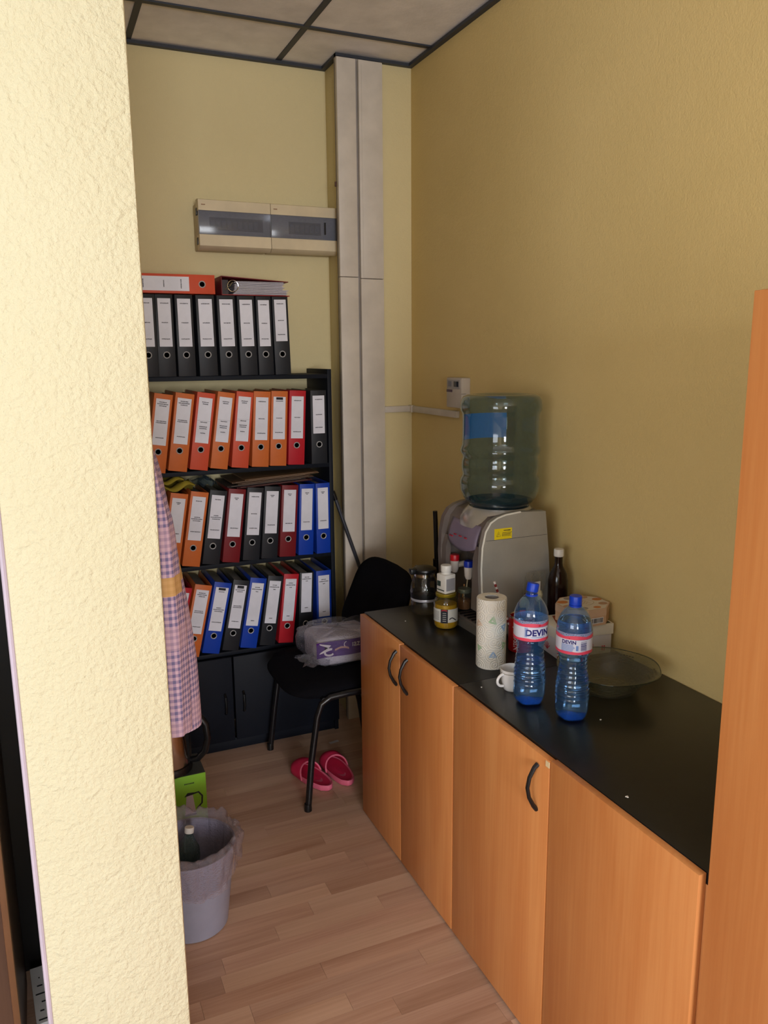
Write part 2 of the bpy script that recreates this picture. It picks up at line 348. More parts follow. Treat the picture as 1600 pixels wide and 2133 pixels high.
# ---------------------------------------------------------------- ring binders
BC={'K':((34,36,42),'black'),'O':((214,112,52),'orange'),'RO':((216,84,54),'red-orange'),'R':((192,30,44),'red'),'DR':((122,24,32),'dark red'),'B':((14,62,176),'blue')}
INNER=mat('binder_lining',(40,42,46),.7)
LABEL=mat('binder_label_paper',(234,234,246),.55)
HOLE=mat('hole_shade_bluish',(34,44,66),.3)  # spine is solid: disc colour paints the hole's shade and bluish reflection
RINGM=mat('ring_nickel',(196,198,204),.28,.35,spec=.8)
def ink_lines(mb,wd,z0,z1,y,rnd,style):
    """illegible small print: rows of uneven ticks"""
    hh=z1-z0
    rows=[]
    if style==0: rows=[(.90,.6),(.50,.5),(.16,.65)]
    elif style==1: rows=[(.93,.55),(.89,.8),(.85,.5),(.52,.7),(.485,.75),(.16,.6)]
    elif style==2: rows=[(.90,.5),(.86,.4),(.46,.5),(.36,.6),(.32,.55),(.22,.35)]
    elif style==3: rows=[(.90,.4),(.855,.85),(.80,.2),(.12,.3)]
    elif style==4: rows=[(.90,.35),(.87,.2),(.2,.6)]
    elif style==5: rows=[(.90,.45),(.53,.4),(.49,.85),(.45,.6),(.2,.75)]
    for f,wf in rows:
        z=z0+hh*f; x=-wd*wf/2; hgt=.0042
        while x<wd*wf/2-.001:
            l=rnd.uniform(.0012,.0028); mb.box(x,x+l,y-.0002,y,z-hgt/2*rnd.uniform(.6,1),z+hgt/2*rnd.uniform(.6,1)); x+=l+.0007
    if style==2: mb.box(-wd/2,wd/2,y-.0002,y,z0+hh*.49,z0+hh*.4925)
BH=.312; BD=.272
def binder(x,zs,col,w,ang,lab,style,loc=None,rot=None,group=None,lz=(.115,.295),ringz=.084,yo=3.222,tab=None,half=False):
    rnd=random.Random(int(x*1000)+int(zs*77))
    col_m=mat('binder_card_'+BC[col][1].replace('-','_'),BC[col][0],.48,spec=.4,bump=(260,.08))
    b=thing('ring_binder',lab,'binder',(x,yo,zs+abs(sin(R(ang)))*w/2+.0005),0,group)
    b.rotation_euler=(0,R(ang),0)
    if loc: b.location=loc; b.rotation_euler=rot
    hw=w/2
    mb=MB(); r=.006
    mb.box(-hw,hw,0,.003,0,BH,.001)
    mb.box(-hw,-hw+.0025,.002,BD,0,BH,.0008); mb.box(hw-.0025,hw,.002,BD,0,BH,.0008)
    mb.build('cover',[col_m],b)
    mb=MB(); pw=hw-.0045
    mb.box(-pw,pw*.7,.028,BD-.018,.006,BH-.014,.002)
    ps=mb.build('paper_stack',mat('filed_paper',(150,150,152),.8,bump=(600,.4,2,(1,.02,.02))),b)
    MB().box(-hw+.003,hw-.003,.0032,.02,.05,BH-.05).build('lever_mechanism',mat('steel_mechanism',(120,122,126),.3,.9),b,False)
    lw=w*.74; mb=MB(); mb.box(-lw/2,lw/2,-.0009,0,lz[0],lz[1]); mb.cur=1; ink_lines(mb,lw,lz[0],lz[1],-.0010,rnd,style)
    if tab=='bar': mb.box(-lw*.28,lw*.28,-.0012,-.001,lz[1]-.012,lz[1]-.002)
    mb.build('spine_label',[LABEL,INK],b,False)
    M=Matrix.Translation((0,0,ringz))@Matrix.Rotation(PI/2,4,'X')
    mb=MB(); mb.lathe([(.0098,0.0001),(.0098,.0012),(.0118,.0022),(.0135,.0012),(.0135,0)],24,M=M); mb.build('finger_ring',RINGM,b)
    mb=MB(); mb.lathe([(.0001,.0004),(.0099,.0004)],24,M=M); mb.build('hole_shade_disc',HOLE,b)
    return b
ordn=['first','second','third','fourth','fifth','sixth','seventh','eighth','ninth']
rowsd=[
 (1.628,'standing on top of the bookcase','binders on top of the bookcase',[('K',.415,0,.072,0),('K',.484,.2,.066,0),('K',.560,0,.068,0),('K',.645,-.5,.072,0),('K',.729,-.8,.072,0),('K',.8095,-1,.069,0),('K',.881,-.8,.062,0),('K',.952,-1.2,.066,0)]),
 (1.248,'on the uppermost shelf inside the bookcase','binders on the uppermost shelf',[('O',.415,9.0,.072,1),('O',.499,8.8,.074,1),('RO',.583,8.8,.072,2),('O',.665,8.6,.070,2),('RO',.752,6.6,.070,2),('O',.838,3.9,.071,0),('O',.9155,3.2,.070,0),('R',.995,3.0,.071,0),('K',1.100,.2,.070,0)]),
 (.85,'on the middle shelf of the bookcase','binders on the middle shelf',[('K',.365,10,.07,4),('O',.448,10.0,.070,4),('O',.530,9.9,.072,5),('K',.612,9.0,.071,5),('DR',.696,7.8,.072,4),('K',.782,6.2,.071,0),('K',.862,5.1,.070,4),('DR',.943,4.2,.072,4),('B',1.026,2.8,.067,4),('B',1.109,.3,.064,4)]),
 (.458,'on the lowest open shelf of the bookcase','binders on the lowest open shelf',[('R',.425,13.4,.07,3),('O',.508,13.2,.071,1),('B',.592,12.8,.073,5),('K',.676,11.8,.070,1),('B',.755,10.9,.071,3),('K',.839,9.4,.068,3),('R',.923,6.8,.067,3),('K',1.014,2.9,.064,3),('B',1.105,.3,.069,3)])]
for ri,(z,where,grp,L_) in enumerate(rowsd):
    n=len(L_)
    for i,(c,x,a,w,st) in enumerate(L_):
        k=n-1-i; nm=BC[c][1]
        same=[j for j in range(n) if L_[j][0]==c]
        if len(same)==1: which='the only %s ring binder %s'%(nm,where)
        else:
            j=len(same)-1-same.index(i)
            which=('rightmost %s ring binder %s' if j==0 else ordn[j]+' %s ring binder from the right %s')%(nm,where)
        lz=(.115,.297) if ri==0 else ((.11,.292) if ri in(1,2) else (.10,.290))
        if ri==1 and i>=5: lz=(.112,.288)
        if ri==0 and i==7: lz=(.135,.300)
        if ri==1 and i==8: lz=(.13,.29)
        if ri==3 and i==7: lz=(.13,.308)
        binder(x,z,c,w,a,which,st,group=grp,lz=lz,ringz=.083 if ri<2 else .078,tab='bar' if (ri,i) in((1,6),(3,2),(3,3)) else None,yo=3.222 if ri!=3 else 3.226)
# two binders lying on the top row
zt=1.628+BH+.0035
b=binder(.4,0,'RO',.072,0,'red-orange ring binder lying flat on the black binders',0,loc=(.682,3.222,zt+.037),rot=(0,R(-90),0),lz=(.10,.292),ringz=.05)
# flip so ring is at the right end: spine faces camera, top to the left
b.location=(.684,3.218,zt+.037)
t=thing('open_ring_binder','dark red ring binder lying open-side out on the black binders, papers showing','binder',(.845,3.235,zt))
DRM=mat('binder_card_dark_red',BC['DR'][0],.5); LIN=mat('binder_lining_grey',(66,56,58),.6)
MB().box(-.13,.148,0,.25,0,.003,.001).build('bottom_cover',[mat('binder_card_red_edge',(176,50,50),.5)],t)
Mx=Matrix.Translation((-.128,0,.0725))@Matrix.Rotation(R(3.4),4,'Y')
MB().box(0,.272,0,.25,-.0015,.0015,.0005,M=Mx).build('top_cover',DRM,t)
MB().box(-.132,-.129,0,.25,0,.074,.001).build('spine_board',DRM,t)
MB().box(-.128,-.10,.02,.245,.003,.06).build('inner_spine',LIN,t,False)
mb=MB()
for k in range(15):
    z=.005+k*.0034; x0=-.085+random.uniform(0,.008)+k*.0006; mb.box(x0,.118+random.uniform(0,.012)+(.018 if k<6 else 0),.006+random.random()*.006,.235,z,z+.0024)
mb.build('paper_stack',mat('plastic_sleeves',(196,190,200),.3,bump=(120,.5)),t,False)
mb=MB(); mb.tube([(-.085+.022*cos(a),.004,.036+.022*sin(a)) for a in [PI*2*k/20 for k in range(20)]],.0016,6,True)
mb.tube([(-.118,.004,.02),(-.10,.003,.034),(-.086,.004,.05)],.002,6); mb.build('ring_mechanism',CHROME,t)
# ---------------------------------------------------------------- folders and cloth over middle row
zt=.85+BH+.002
cols=[(70,62,62),(120,92,70),(150,116,84),(110,84,66),(96,40,44),(136,104,78)]
fold=[]
t_y=3.25
for k,(x0,x1,z,a,ci,lab) in enumerate(((.74,1.07,.002,2.6,4,'dark red cardboard folder, lowest of the folder pile on middle row binders'),(.70,1.04,.0095,2.6,0,'dark grey cardboard folder, second lowest of the folder pile'),(.745,1.075,.017,2.6,3,'brown cardboard folder in the middle of the folder pile'),(.72,1.06,.0245,2.6,1,'dull brown cardboard folder, second from top of the folder pile'),(.775,1.10,.032,2.6,2,'tan cardboard folder on top of the folder pile'))):
    t=thing('cardboard_folder',lab,'folder',((x0+x1)/2,3.236,zt+z+.004),0,'folders piled on the middle row binders'); t.rotation_euler=(0,R(-a),0)
    h=(x1-x0)/2; m_=mat('folder_card_%d'%ci,cols[ci],.7)
    MB().box(-h,h,0,.23,0,.0014).build('lower_flap',m_,t,False)
    MB().box(-h+.003,h-.003,.001,.23,.0045,.0057).build('upper_flap',m_,t,False)
    MB().box(-h,-h+.002,0,.23,0,.0057).build('spine_fold',m_,t,False)
    MB().box(-h+.018,h-.018,.012,.225,.0015,.0044).build('sheets',mat('brown_sheets',(150,128,110),.8),t,False)
mb=MB()
mb.grid(lambda u,v:(.40+.17*u,3.245+.2*v,zt+.019+.014*sin(u*9+v*5)*(1-v*.3)+.012*sin(v*11)),18,10)
mb.grid(lambda u,v:(.405+.12*u,3.245+.2*v,zt+.043+.010*sin(u*8+1+v*4)+.008*sin(v*13)),14,10)
YC=mat('yellow_cloth',(156,138,40),.85)
o=mb.build('cloth_bundle',YC); md=o.modifiers.new('s','SOLIDIFY'); md.thickness=.004
tag(o,'crumpled yellow cloth lying on the middle row binders at left','cloth')
# blue plastic bag scrap next to the cloth
mb=MB(); mb.grid(lambda u,v:(.585+.09*u,3.29+.17*v,zt+.014+.028*sin(u*PI)*sin(v*PI)+.006*sin(u*17+v*9)),16,12)
o=mb.build('plastic_sleeve',clear('bluish_plastic',(150,170,185),.15,.18,(120,140,160),bump=(60,.5))); tag(o,'crumpled bluish plastic sleeve lying behind the yellow cloth','plastic sleeve')
# dark plastic bundles sticking out above low row
# ---------------------------------------------------------------- low cabinets
def cabinet(y0,y1,doors,lab,zt_):
    t=thing('base_cabinet',lab,'cabinet',(1.03,(y0+y1)/2,0)); h=(y1-y0)/2; yc=(y0+y1)/2
    D=XR-.004-1.03
    for s in(-1,1): MB().box(.0,D,min(s*h,s*(h-.018)),max(s*h,s*(h-.018)),0,.765,.001).build('side_panel',ORW,t)
    MB().box(D-.006,D,-h+.02,h-.02,.02,.76).build('back_panel',ORW,t,False)
    MB().box(.0,D-.01,-h+.02,h-.02,.05,.068).build('bottom_panel',ORW,t,False)
    for (a,b,hy,zz) in doors:
        d_=MB().box(-.020,-.002,a-yc+.0015,b-yc-.0015,.008,zz,.0012).build('door',ORW,t)
        if hy:
            H=hy-yc; pts=[(-.0205,H,.762-.005),(-.030,H,.750),(-.043,H,.727),(-.048,H,.702),(-.043,H,.677),(-.030,H,.652),(-.0205,H,.640)]
            MB().tube([Vector(p)+Vector((.0,0,0)) for p in pts],[.006,.0055,.005,.005,.005,.0055,.006],8).build('handle',BLK,d_)
    return t
cabA=cabinet(1.846,2.556,[(2.210,2.552,2.232,.787),(1.847,2.207,2.150,.785)],'orange wood base cabinet with two doors and bow handles, at the far end',.79)
cabB=cabinet(.930,1.844,[(1.385,1.844,1.430,.785),(.932,1.382,None,.789)],'orange wood base cabinet with one bow handle, nearer the tall wardrobe',.79)
MB().box(-.0212,-.0196,-.0055+1.3905-1.387,.0085+1.3905-1.387,.768,.782).build('chipped_corner',mat('pale_chipboard',(236,214,170),.8),cabB,False)
for y0,y1,lab in((1.8455,2.556,'black worktop section under the water dispenser'),(.930,1.8445,'black worktop section under the two water bottles, nearer the wardrobe')):
    o=MB().box(1.0295,XR-.003,y0,y1,.7655,.79,.0012).build('worktop',BLACKLAM); tag(o,lab,'worktop')
for i,(x,y,lab) in enumerate(((1.065,1.188,'white crumb on near part of black worktop'),(1.074,1.80,'pale crumb in front of the cup on black worktop'),(1.12,2.40,'tiny white crumb at the far corner of black worktop'),(1.245,1.50,'bluish droplet beside the right bottle on black worktop'))):
    r=.0035 if i==0 else .0022
    o=MB().lathe([(.0001,0),(r,.0004),(r*.9,.0016),(.0001,.0022)],9,rf=lambda a,z:1+.3*sin(3*a+i)).build('crumb',mat('crumb_white',(230,225,215),.7)); o.location=(x,y,.79); tag(o,lab,'crumb')
# tall wardrobe on the right
t=thing('tall_wardrobe','tall orange wood wardrobe at right, standing beside the low cabinets','wardrobe',(1.03,.45,0))
MB().box(.0,.565,-.9,.468,0,1.795,.001).build('body',ORW,t)
for a,b in((-.898,-.446),(-.443,.002),(.005,.466)): pass
MB().box(-.0165,-.0005,-.44,.4665,.01,1.793,.0015).build('door',ORW,t)
MB().box(-.0165,-.0005,-.898,-.443,.01,1.793,.0015).build('door',ORW,t)
# ---------------------------------------------------------------- chair
t=thing('visitor_chair','black fabric visitor chair with black tube legs beside the bookcase','chair',(1.03,2.90,0))
def L3(x,y,z): return (x-1.03,y-2.90,z)
y0,y1=2.655,3.165
def seatfn(top):
    def fn(u,v):
        a=2*PI*u; c,s=cos(a),sin(a); e=.52
        sx=abs(c)**e*(1 if c>=0 else -1); sy=abs(s)**e*(1 if s>=0 else -1)
        prof=[(.0,0),(.92,0),(1,.012),(1,.03),(.96,.045),(.7,.054),(0,.056)]
        r,z=prof[min(6,int(round(v*6)))]
        X=.215*r*sx*(1-.05*(0)); return (X-.035,.235*r*sy+.005,.425+z-.012*(sx*r<-.8)*(z>.02))
    return fn
MB().grid(seatfn(1),40,7,True).build('seat',FAB,t,ang=60)
# backrest: rounded trapezoid cushion leaning back (+x)
def backfn(side):
    def fn(u,v):
        a=2*PI*u; c,s=cos(a),sin(a); e=.42
        yy=abs(c)**e*(1 if c>=0 else -1); zz=abs(s)**e*(1 if s>=0 else -1)
        lay=[(0,-.022),(.8,-.022),(.97,-.014),(1,0),(.97,.014),(.8,.022),(0,.022)][min(6,int(round(v*6)))]
        z=zz*lay[0]; y=yy*lay[0]*(.262-.02*z); bow=.03*(y/.235)**2
        return (.215+.055*z+lay[1]-bow+.0,y-.012,.695+.165*z)
    return fn
MB().grid(backfn(1),44,7,True).build('backrest',FAB,t,ang=60)
for nm,yy in(('near',y0),('far',y1)):
    f=L3(.82,yy,0); 
    pts=[L3(.822,yy-.01 if nm=='near' else yy+.01,.003),L3(.845,yy,.20),L3(.872,yy,.37),L3(.89,yy,.418),L3(.925,yy,.438),L3(1.0,yy,.442),L3(1.10,yy,.442),L3(1.17,yy,.436)]
    MB().tube(pts,.0125,12).build('front_leg',BLKM,t)
    pts=[L3(1.265,yy,.003),L3(1.245,yy,.15),L3(1.205,yy,.33),L3(1.175,yy,.44)]
    MB().tube(pts,.0125,12).build('rear_leg',BLKM,t)
for s in(-1,1):
    MB().tube([L3(1.17,2.905+s*.17,.43),L3(1.215,2.905+s*.17,.47),L3(1.235,2.905+s*.17,.56),L3(1.25,2.905+s*.17,.64)],.011,10).build('back_support',BLKM,t)
for x in(.90,1.16): MB().tube([L3(x,y0,.432 if x<1 else .438),L3(x,y1,.432 if x<1 else .438)],.009,8).build('seat_rail',BLKM,t)
for yy in (y0-.01,y1+.01): MB().lathe([(.0145,0),(.015,.012),(.0135,.03)],12,c=(.822-1.03,yy-2.90)).build('foot_cap',BLK,t)
# bag on chair
PURP=mat('purple_pack_print',(76,22,120),.35); WPK=mat('white_pack_film',(214,206,218),.4,bump=(40,.4))
t=thing('wrapped_pack','purple and white wrapped pack in a clear crinkled bag on the chair','pack',(1.065,2.93,.482))
def blob(rx,ry,rz,e,fr,amp,seed,nu=40,nv=16):
    rr=random.Random(seed); ph=[rr.random()*6 for _ in range(6)]
    def fn(u,v):
        a=2*PI*u; b=PI*(v-.5); c,s=cos(a),sin(a); cb,sb=cos(b),sin(b)
        f=lambda q:abs(q)**e*(1 if q>=0 else -1)
        k=1+amp*(sin(fr*a+ph[0]+3*b)+sin(fr*1.7*a+ph[1]-4*b)*.7+sin(6*b+ph[2]+2*a)*.6)
        return (rx*f(c)*f(cb)*k,ry*f(s)*f(cb)*k,rz*(1+f(sb))*1.0*(1+amp*sin(5*a+ph[3])))
    return MB().grid(fn,nu,nv,True)
blob(.128,.10,.060,.30,3,.015,3).build('pack',WPK,t)
# printed purple patch + script on the camera-facing side
def facepatch(u,v,off=.004):
    return (-.135+.26*u, -.1035-off+.004*sin(u*9), .048+.064*v)
mb=MB(); mb.grid(lambda u,v:facepatch(u,v,.0085),10,5)
mb.cur=1; mb.grid(lambda u,v:(-.100+.05*(u-.5)*cos(v*3)-.0,-.1145,.066+.032*v+.012*u),6,8)
g=strip([(.02*cos(a)-.082,.070+.013*sin(a)) for a in [k/14*4.6+1 for k in range(15)]],.008); flat(mb,g,lambda x,y:(x,-.1150,y))
g=text_geo('Quaz',.036,.0002,.9); flat(mb,g,lambda x,y:(x+.012,-.1153,y+.092))
mb.cur=2; mb.grid(lambda u,v:(-.060+.06*u,-.116,.072+.008*sin(u*PI)+.008*v),8,3)
mb.build('printed_front',[PURP,mat('pack_white_print',(226,214,220),.4),mat('pack_peach_print',(200,150,140),.5)],t,False)
cb_=clear('crinkled_clear_bag',(244,245,248),.12,.07,(190,190,205),bump=(38,1.0))
blob(.155,.134,.070,.50,6,.05,9,64,24).build('clear_bag',cb_,t)
mb=MB(); mb.grid(lambda u,v:(-.19+.1*v+.012*sin(u*14),-.10+.09*u-.02*v,.02+.03*sin(u*PI)+.006*sin(v*12+u*20)),16,8)
mb.build('bag_tail',cb_,t)
# ---------------------------------------------------------------- slippers
PINK=mat('pink_foam',(214,40,84),.55); PINK2=mat('pale_pink_sole',(232,110,140),.6)
def slipper(x,y,rz,lab,mir):
    t=thing('slipper',lab,'slipper',(x,y,0),rz,'pink slippers under the chair')
    def hw(v): # half width along length v 0 heel..1 toe
        return .034+.012*sin(min(1,v*1.15)*PI*.62)+.0-.042*max(0,v-.82)**1.2*4*.35-(.03*max(0,.1-v)*5)
    def outline(n=30,k=1):
        pts=[]
        for i in range(n): 
            v=i/(n-1); pts.append((hw(v)*k,v*.235))
        return pts
    def sole(u,v):
        # v: layer
        z,k=[(0,0),(0,.95),(.006,1),(.020,1.0),(.024,.97),(.017,.84),(.016,0)][int(round(v*6))]
        a=2*PI*u; yy=.5-.5*cos(a); ww=hw(yy)*(abs(sin(a))**.45)*(1 if sin(a)>=0 else -1)
        return (ww*k*(1 if mir>0 else 1),.1175+(yy-.5)*.235*(k if k>0 else 0)-.0,z+.004*(1-yy))
    MB().grid(sole,40,7,True).build('sole',[PINK2],t,ang=50)
    def insole(u,v):
        a=2*PI*u; yy=.5-.5*cos(a); ww=hw(yy)*(abs(sin(a))**.45)*(1 if sin(a)>=0 else -1)
        return (ww*.86*v,.1175+(yy-.5)*.205*v,.0215+.002*sin(v*9))
    MB().grid(insole,40,5,True).build('insole',PINK,t,ang=50)
    def upper(u,v): # v along length from opening .42 to toe 1
        yv=.55+.44*v; a=PI*u; k=hw(min(yv,.985))*(1-.25*max(0,v-.8)*5*.8)+.003; hgt=.052*(1-.55*v**2)+.012*sin(v*2)
        op=.035*(sin(a))*(1-v)*1.0
        return (k*cos(a)*1.02,yv*.235+op*.9,.012+hgt*max(0,sin(a))**.7)
    o=MB().grid(upper,22,14).build('upper',PINK,t,ang=60); s_=o.modifiers.new('s','SOLIDIFY'); s_.thickness=.004
    MB().tube([upper(k/20,0) for k in range(21)],.0035,8).build('rim',PINK2,t)
    # raised heel guard
    def guard(u,v):
        a=PI+PI*u; return (.037*cos(a),.045+.045*sin(a)+.0,.018+.018*v*sin(PI*u)**.5)
    return t
slipper(.945,2.735,R(17),'left pink foam slipper under the chair, partly behind the chair leg',1)
slipper(1.030,2.735,R(4),'right pink foam slipper under the chair, toe pointing to wall',-1)
# small pale card on floor near bookcase
o=MB().box(-.022,.022,-.008,.008,.0,.0008).build('paper_scrap',PAPER,None,False); o.location=(1.10,3.12,.001); o.rotation_euler=(0,0,.2); tag(o,'small pale paper scrap on the floor behind the slippers','paper scrap')
# metal mop handle leaning
t=thing('mop_handle','thin grey metal pole leaning against the bookcase side behind the chair','pole',(1.50,3.29,0))
P0=Vector((1.185-1.5,-.0,1.10)); P1=Vector((.055,0,.012))
MB().tube([P0,P1],.0085,12).build('pole',mat('grey_steel',(96,100,112),.3,.7),t)
MB().tube([P0+(P0-P1).normalized()*.012,P0-(P0-P1).normalized()*.03],.010,12).build('grip_end',BLK,t)
MB().tube([P1,P1+(P0-P1).normalized()*.05],.011,12).build('foot_socket',BLK,t)
# black tube standing behind cabinet
t=thing('vacuum_tube','black telescopic vacuum tube standing behind the glass carafe','vacuum tube',(1.44,2.80,0))
def vt(z): return (-.012*(1-z/1.05)*-3,.0,z)
MB().tube([(.045,0,.035),(.028,0,.40),(.012,.0,.80),(.010,0,.86)],.0125,12).build('lower_tube',BLK,t)
MB().tube([(.010,0,.85),(.003,0,1.05),(.001,0,1.085)],.0095,12).build('upper_tube',BLK,t)
MB().tube([(.0105,0,.845),(.009,0,.885)],.0155,12).build('locking_collar',BLK,t)
MB().box(-.055,.04,-.03,.03,.80,.842,.008).build('clip_block',BLK,t)
MB().box(-.075,-.03,-.025,.03,.60,.835,.008).build('hose_holder',BLK,t)
MB().box(-.06,.13,-.05,.05,0,.05,.012).build('floor_head',BLK,t)
# ---------------------------------------------------------------- counter items
TZ=.7905
# water dispenser
SILV=mat('silver_plastic',(168,166,160),.38,.35,spec=.5); BRZ=mat('bronze_grey_plastic',(122,112,106),.4,.3)
SIL2=mat('polished_silver_plastic',(196,192,186),.25,.6)
t=thing('water_dispenser','silver tabletop water dispenser with red and blue taps under a big bottle','water dispenser',(1.40,2.27,TZ))
def W(x,z): return (x-1.40,z-TZ)
side=[(1.262,.80),(1.262,.95),(1.258,1.03),(1.261,1.10),(1.272,1.15),(1.290,1.178),(1.315,1.192),(1.345,1.200),(1.40,1.205),(1.495,1.200),(1.512,1.06),(1.525,.90),(1.53,.80)]
sidep=[W(*p) for p in side]
MB().prism(sidep,-.152,-.126).build('near_side_panel',SILV,t,ang=25)
# bright piping along the panel's front edge
MB().tube([(p[0]-.0015,-.1515,p[1]) for p in sidep[:9]],0.0032,6).build('edge_piping',mat('bright_edge',(224,222,212),.3),t)
far=[(1.275,.80),(1.275,.95),(1.278,1.05),(1.295,1.11),(1.325,1.145),(1.37,1.16),(1.50,1.16),(1.53,.80)]
far=[W(*p) for p in far]
MB().prism([W(*p) for p in side],.130,.152).build('far_side_panel',BRZ,t,ang=25)
# rear body and front column parts
MB().prism([W(*p) for p in ((1.40,.80),(1.37,.98),(1.36,1.03),(1.30,1.05),(1.283,1.10),(1.295,1.155),(1.32,1.183),(1.37,1.195),(1.495,1.195),(1.525,.80))],-.126,.130).build('body',BRZ,t,ang=30)
MB().box(-.125,-.02,-.126,.130,.012,.034,.004).build('drip_tray',BRZ,t)
mb=MB()
for k in range(9): mb.box(-.118,-.03,-.105+k*.026,-.098+k*.026,.034,.038)
mb.build('drip_grille',BLK,t,False)
MB().prism([(-.132,.0),(-.132,.022),(-.12,.03),(.128,.03),(.128,.0)],-.145,.145).build('base',mat('base_grey',(104,100,94),.45),t)
# lip bridging front at the base of side
MB().prism([(-.1415,.09),(-.137,.26),(-.125,.30),(-.118,.26),(-.122,.09)],-.1265,-.085).build('inner_column',BRZ,t)
MB().prism([(-.1415,.09),(-.137,.26),(-.125,.30),(-.118,.26),(-.122,.09)],.10,.13).build('inner_column',BRZ,t)
# control panel with purple print
CPN=mat('lilac_control_panel',(128,116,138),.35)
def cp(u,v): return (-.114-.012*sin(v*PI*.5)*.6+.008*v, -.085+.185*u, .262+.09*v-.03*(1-(2*u-1)**2)*(1-v)+.02*(1-u))
o=MB().grid(lambda u,v:(-.128-.006*sin(PI*u)+.022*v*v, -.084+.19*u, .268+.095*v-.0*u+.02*(abs(2*u-1))**2*(1-v)),14,8).build('control_panel',CPN,t); s_=o.modifiers.new('s','SOLIDIFY'); s_.thickness=.008
mb=MB()
for k in range(3): mb.box(-.138,-.1345,.03-.035*k,.045-.035*k,.315,.319)
mb.box(-.1382,-.1345,.055,.075,.305,.309)
mb.build('indicator_marks',mat('red_print',(170,40,60),.5),t,False)
# neck collar: sloped cone lid
def lid(u,v):
    a=2*PI*u; r0=.098; p=[(r0,.405),(r0+.004,.412),(r0+.008,.408),(.122,.392),(.132,.372),(.135,.35)][int(round(v*5))]
    r,z=p; x=r*cos(a)+.012; 
    return (x,r*sin(a)*1.0,z)
MB().grid(lid,48,6,True).build('top_collar',SIL2,t,ang=40)
MB().lathe([(.085,.36),(.088,.404),(.098,.405),(.098,.36)],36,c=(.012,0)).build('bottle_seat_ring',mat('pale_ring',(206,206,202),.3),t)
for yy,cm,cn in((.09,(190,20,34),'red'),(-.008,(18,48,170),'blue')):
    tp=MB().lathe([(.0125,.19),(.012,.215),(.008,.165)][:0] or [(.0095,.168),(.0135,.178),(.0155,.205),(.0155,.212)],16,c=(-.108,yy)).build('tap',mat('tap_white',(214,206,200),.35),t)
    MB().lathe([(.0165,.210),(.0168,.226),(.015,.231),(.0001,.231)],16,c=(-.108,yy)).build('tap_lever',mat('tap_'+cn,cm,.35),tp)
    MB().tube([(-.105,yy,.192),(-.055,yy,.196)],.010,10).build('spout',mat('tap_white',(214,206,200),.35),tp)
YS=mat('yellow_sticker',(232,206,20),.5)
mb=MB(); mb.box(-.098,-.033,-.1528,-.152,.332,.367); mb.cur=1
g=strip([(-.090,.342),(-.083,.358),(-.076,.342),(-.090,.342)],.0012); flat(mb,g,lambda x,y:(x,-.1530,y))
rr=random.Random(4)
for z,x0,x1,hh in((.360,-.064,-.038,.0035),(.353,-.068,-.037,.0016),(.3495,-.070,-.037,.0016),(.346,-.070,-.04,.0016),(.3425,-.07,-.037,.0016)):
    x=x0
    while x<x1: l=rr.uniform(.0015,.004); mb.box(x,x+l,-.1531,-.1529,z-hh/2,z+hh/2); x+=l+.0008
mb.box(-.0835,-.0825,-.1531,-.1529,.3455,.352)
mb.build('warning_sticker',[YS,INK],t,False)
mb=MB(); mb.box(-.128,.103,-.1524,-.1519,.3305,.3315); mb.build('panel_seam',INK,t,False)
# big bottle
t=thing('water_cooler_bottle','large bluish water cooler bottle upside down on the dispenser','water bottle',(1.412,2.27,1.186))
prof=[(.03,.0),(.06,.002),(.088,.012),(.108,.028),(.122,.046),(.132,.072),(.1335,.098),(.1315,.108),(.126,.118),(.1245,.126),(.1275,.136),(.129,.15),(.1275,.170),(.1245,.180),(.1270,.188),(.133,.198),(.1335,.206),(.1315,.214),(.1275,.222),(.1268,.26),(.1272,.318),(.130,.328),(.1342,.336),(.1350,.352),(.1325,.368),(.1255,.380),(.112,.387),(.100,.388),(.085,.384),(.05,.374),(.0005,.372)]
CB=clear('cooler_bottle_plastic',(196,212,214),.06,.075,(96,130,142),refl=1)
MB().open_lathe(prof,64).build('bottle_shell',CB,t,ang=40)
MB().lathe([(.0005,.0035),(.085,.014),(.104,.028),(.112,.036),(.0005,.0365)],48).build('remaining_water',glass('blue_water',(140,178,205),1.33),t)
def lb(u,v): a=R(150+118*u); return (.1290*cos(a),.1290*sin(a),.236+.088*v)
mb=MB(); mb.grid(lambda u,v:(lambda a:(.1262*cos(a),.1262*sin(a),.232+.086*v))(R(49+84*u)),24,3); mb.build('blue_label',mat('blue_label_film',(70,140,220),.45),t)
MB().lathe([(.028,-.02),(.03,.0),(.03,.004),(.0001,.004)],20).build('neck',CB,t)
# kitchen roll
t=thing('kitchen_roll','white embossed kitchen paper roll with green and blue prints, standing upright','kitchen roll',(1.183,1.932,TZ))
KP=mat('kitchen_paper',(232,226,214),.95,spec=.1)
nt=KP.node_tree; n=nt.nodes; tc=n.new('ShaderNodeTexCoord'); sx=n.new('ShaderNodeSeparateXYZ'); nt.links.new(tc.outputs['Object'],sx.inputs[0])
at=n.new('ShaderNodeMath'); at.operation='ARCTAN2'; nt.links.new(sx.outputs[1],at.inputs[0]); nt.links.new(sx.outputs[0],at.inputs[1])
ml=n.new('ShaderNodeMath'); ml.operation='MULTIPLY'; ml.inputs[1].default_value=.0445; nt.links.new(at.outputs[0],ml.inputs[0])
cx_=n.new('ShaderNodeCombineXYZ'); nt.links.new(ml.outputs[0],cx_.inputs[0]); nt.links.new(sx.outputs[2],cx_.inputs[1])
vo=n.new('ShaderNodeTexVoronoi'); vo.voronoi_dimensions='2D'; vo.inputs['Scale'].default_value=28; vo.inputs['Randomness'].default_value=.7; nt.links.new(cx_.outputs[0],vo.inputs['Vector'])
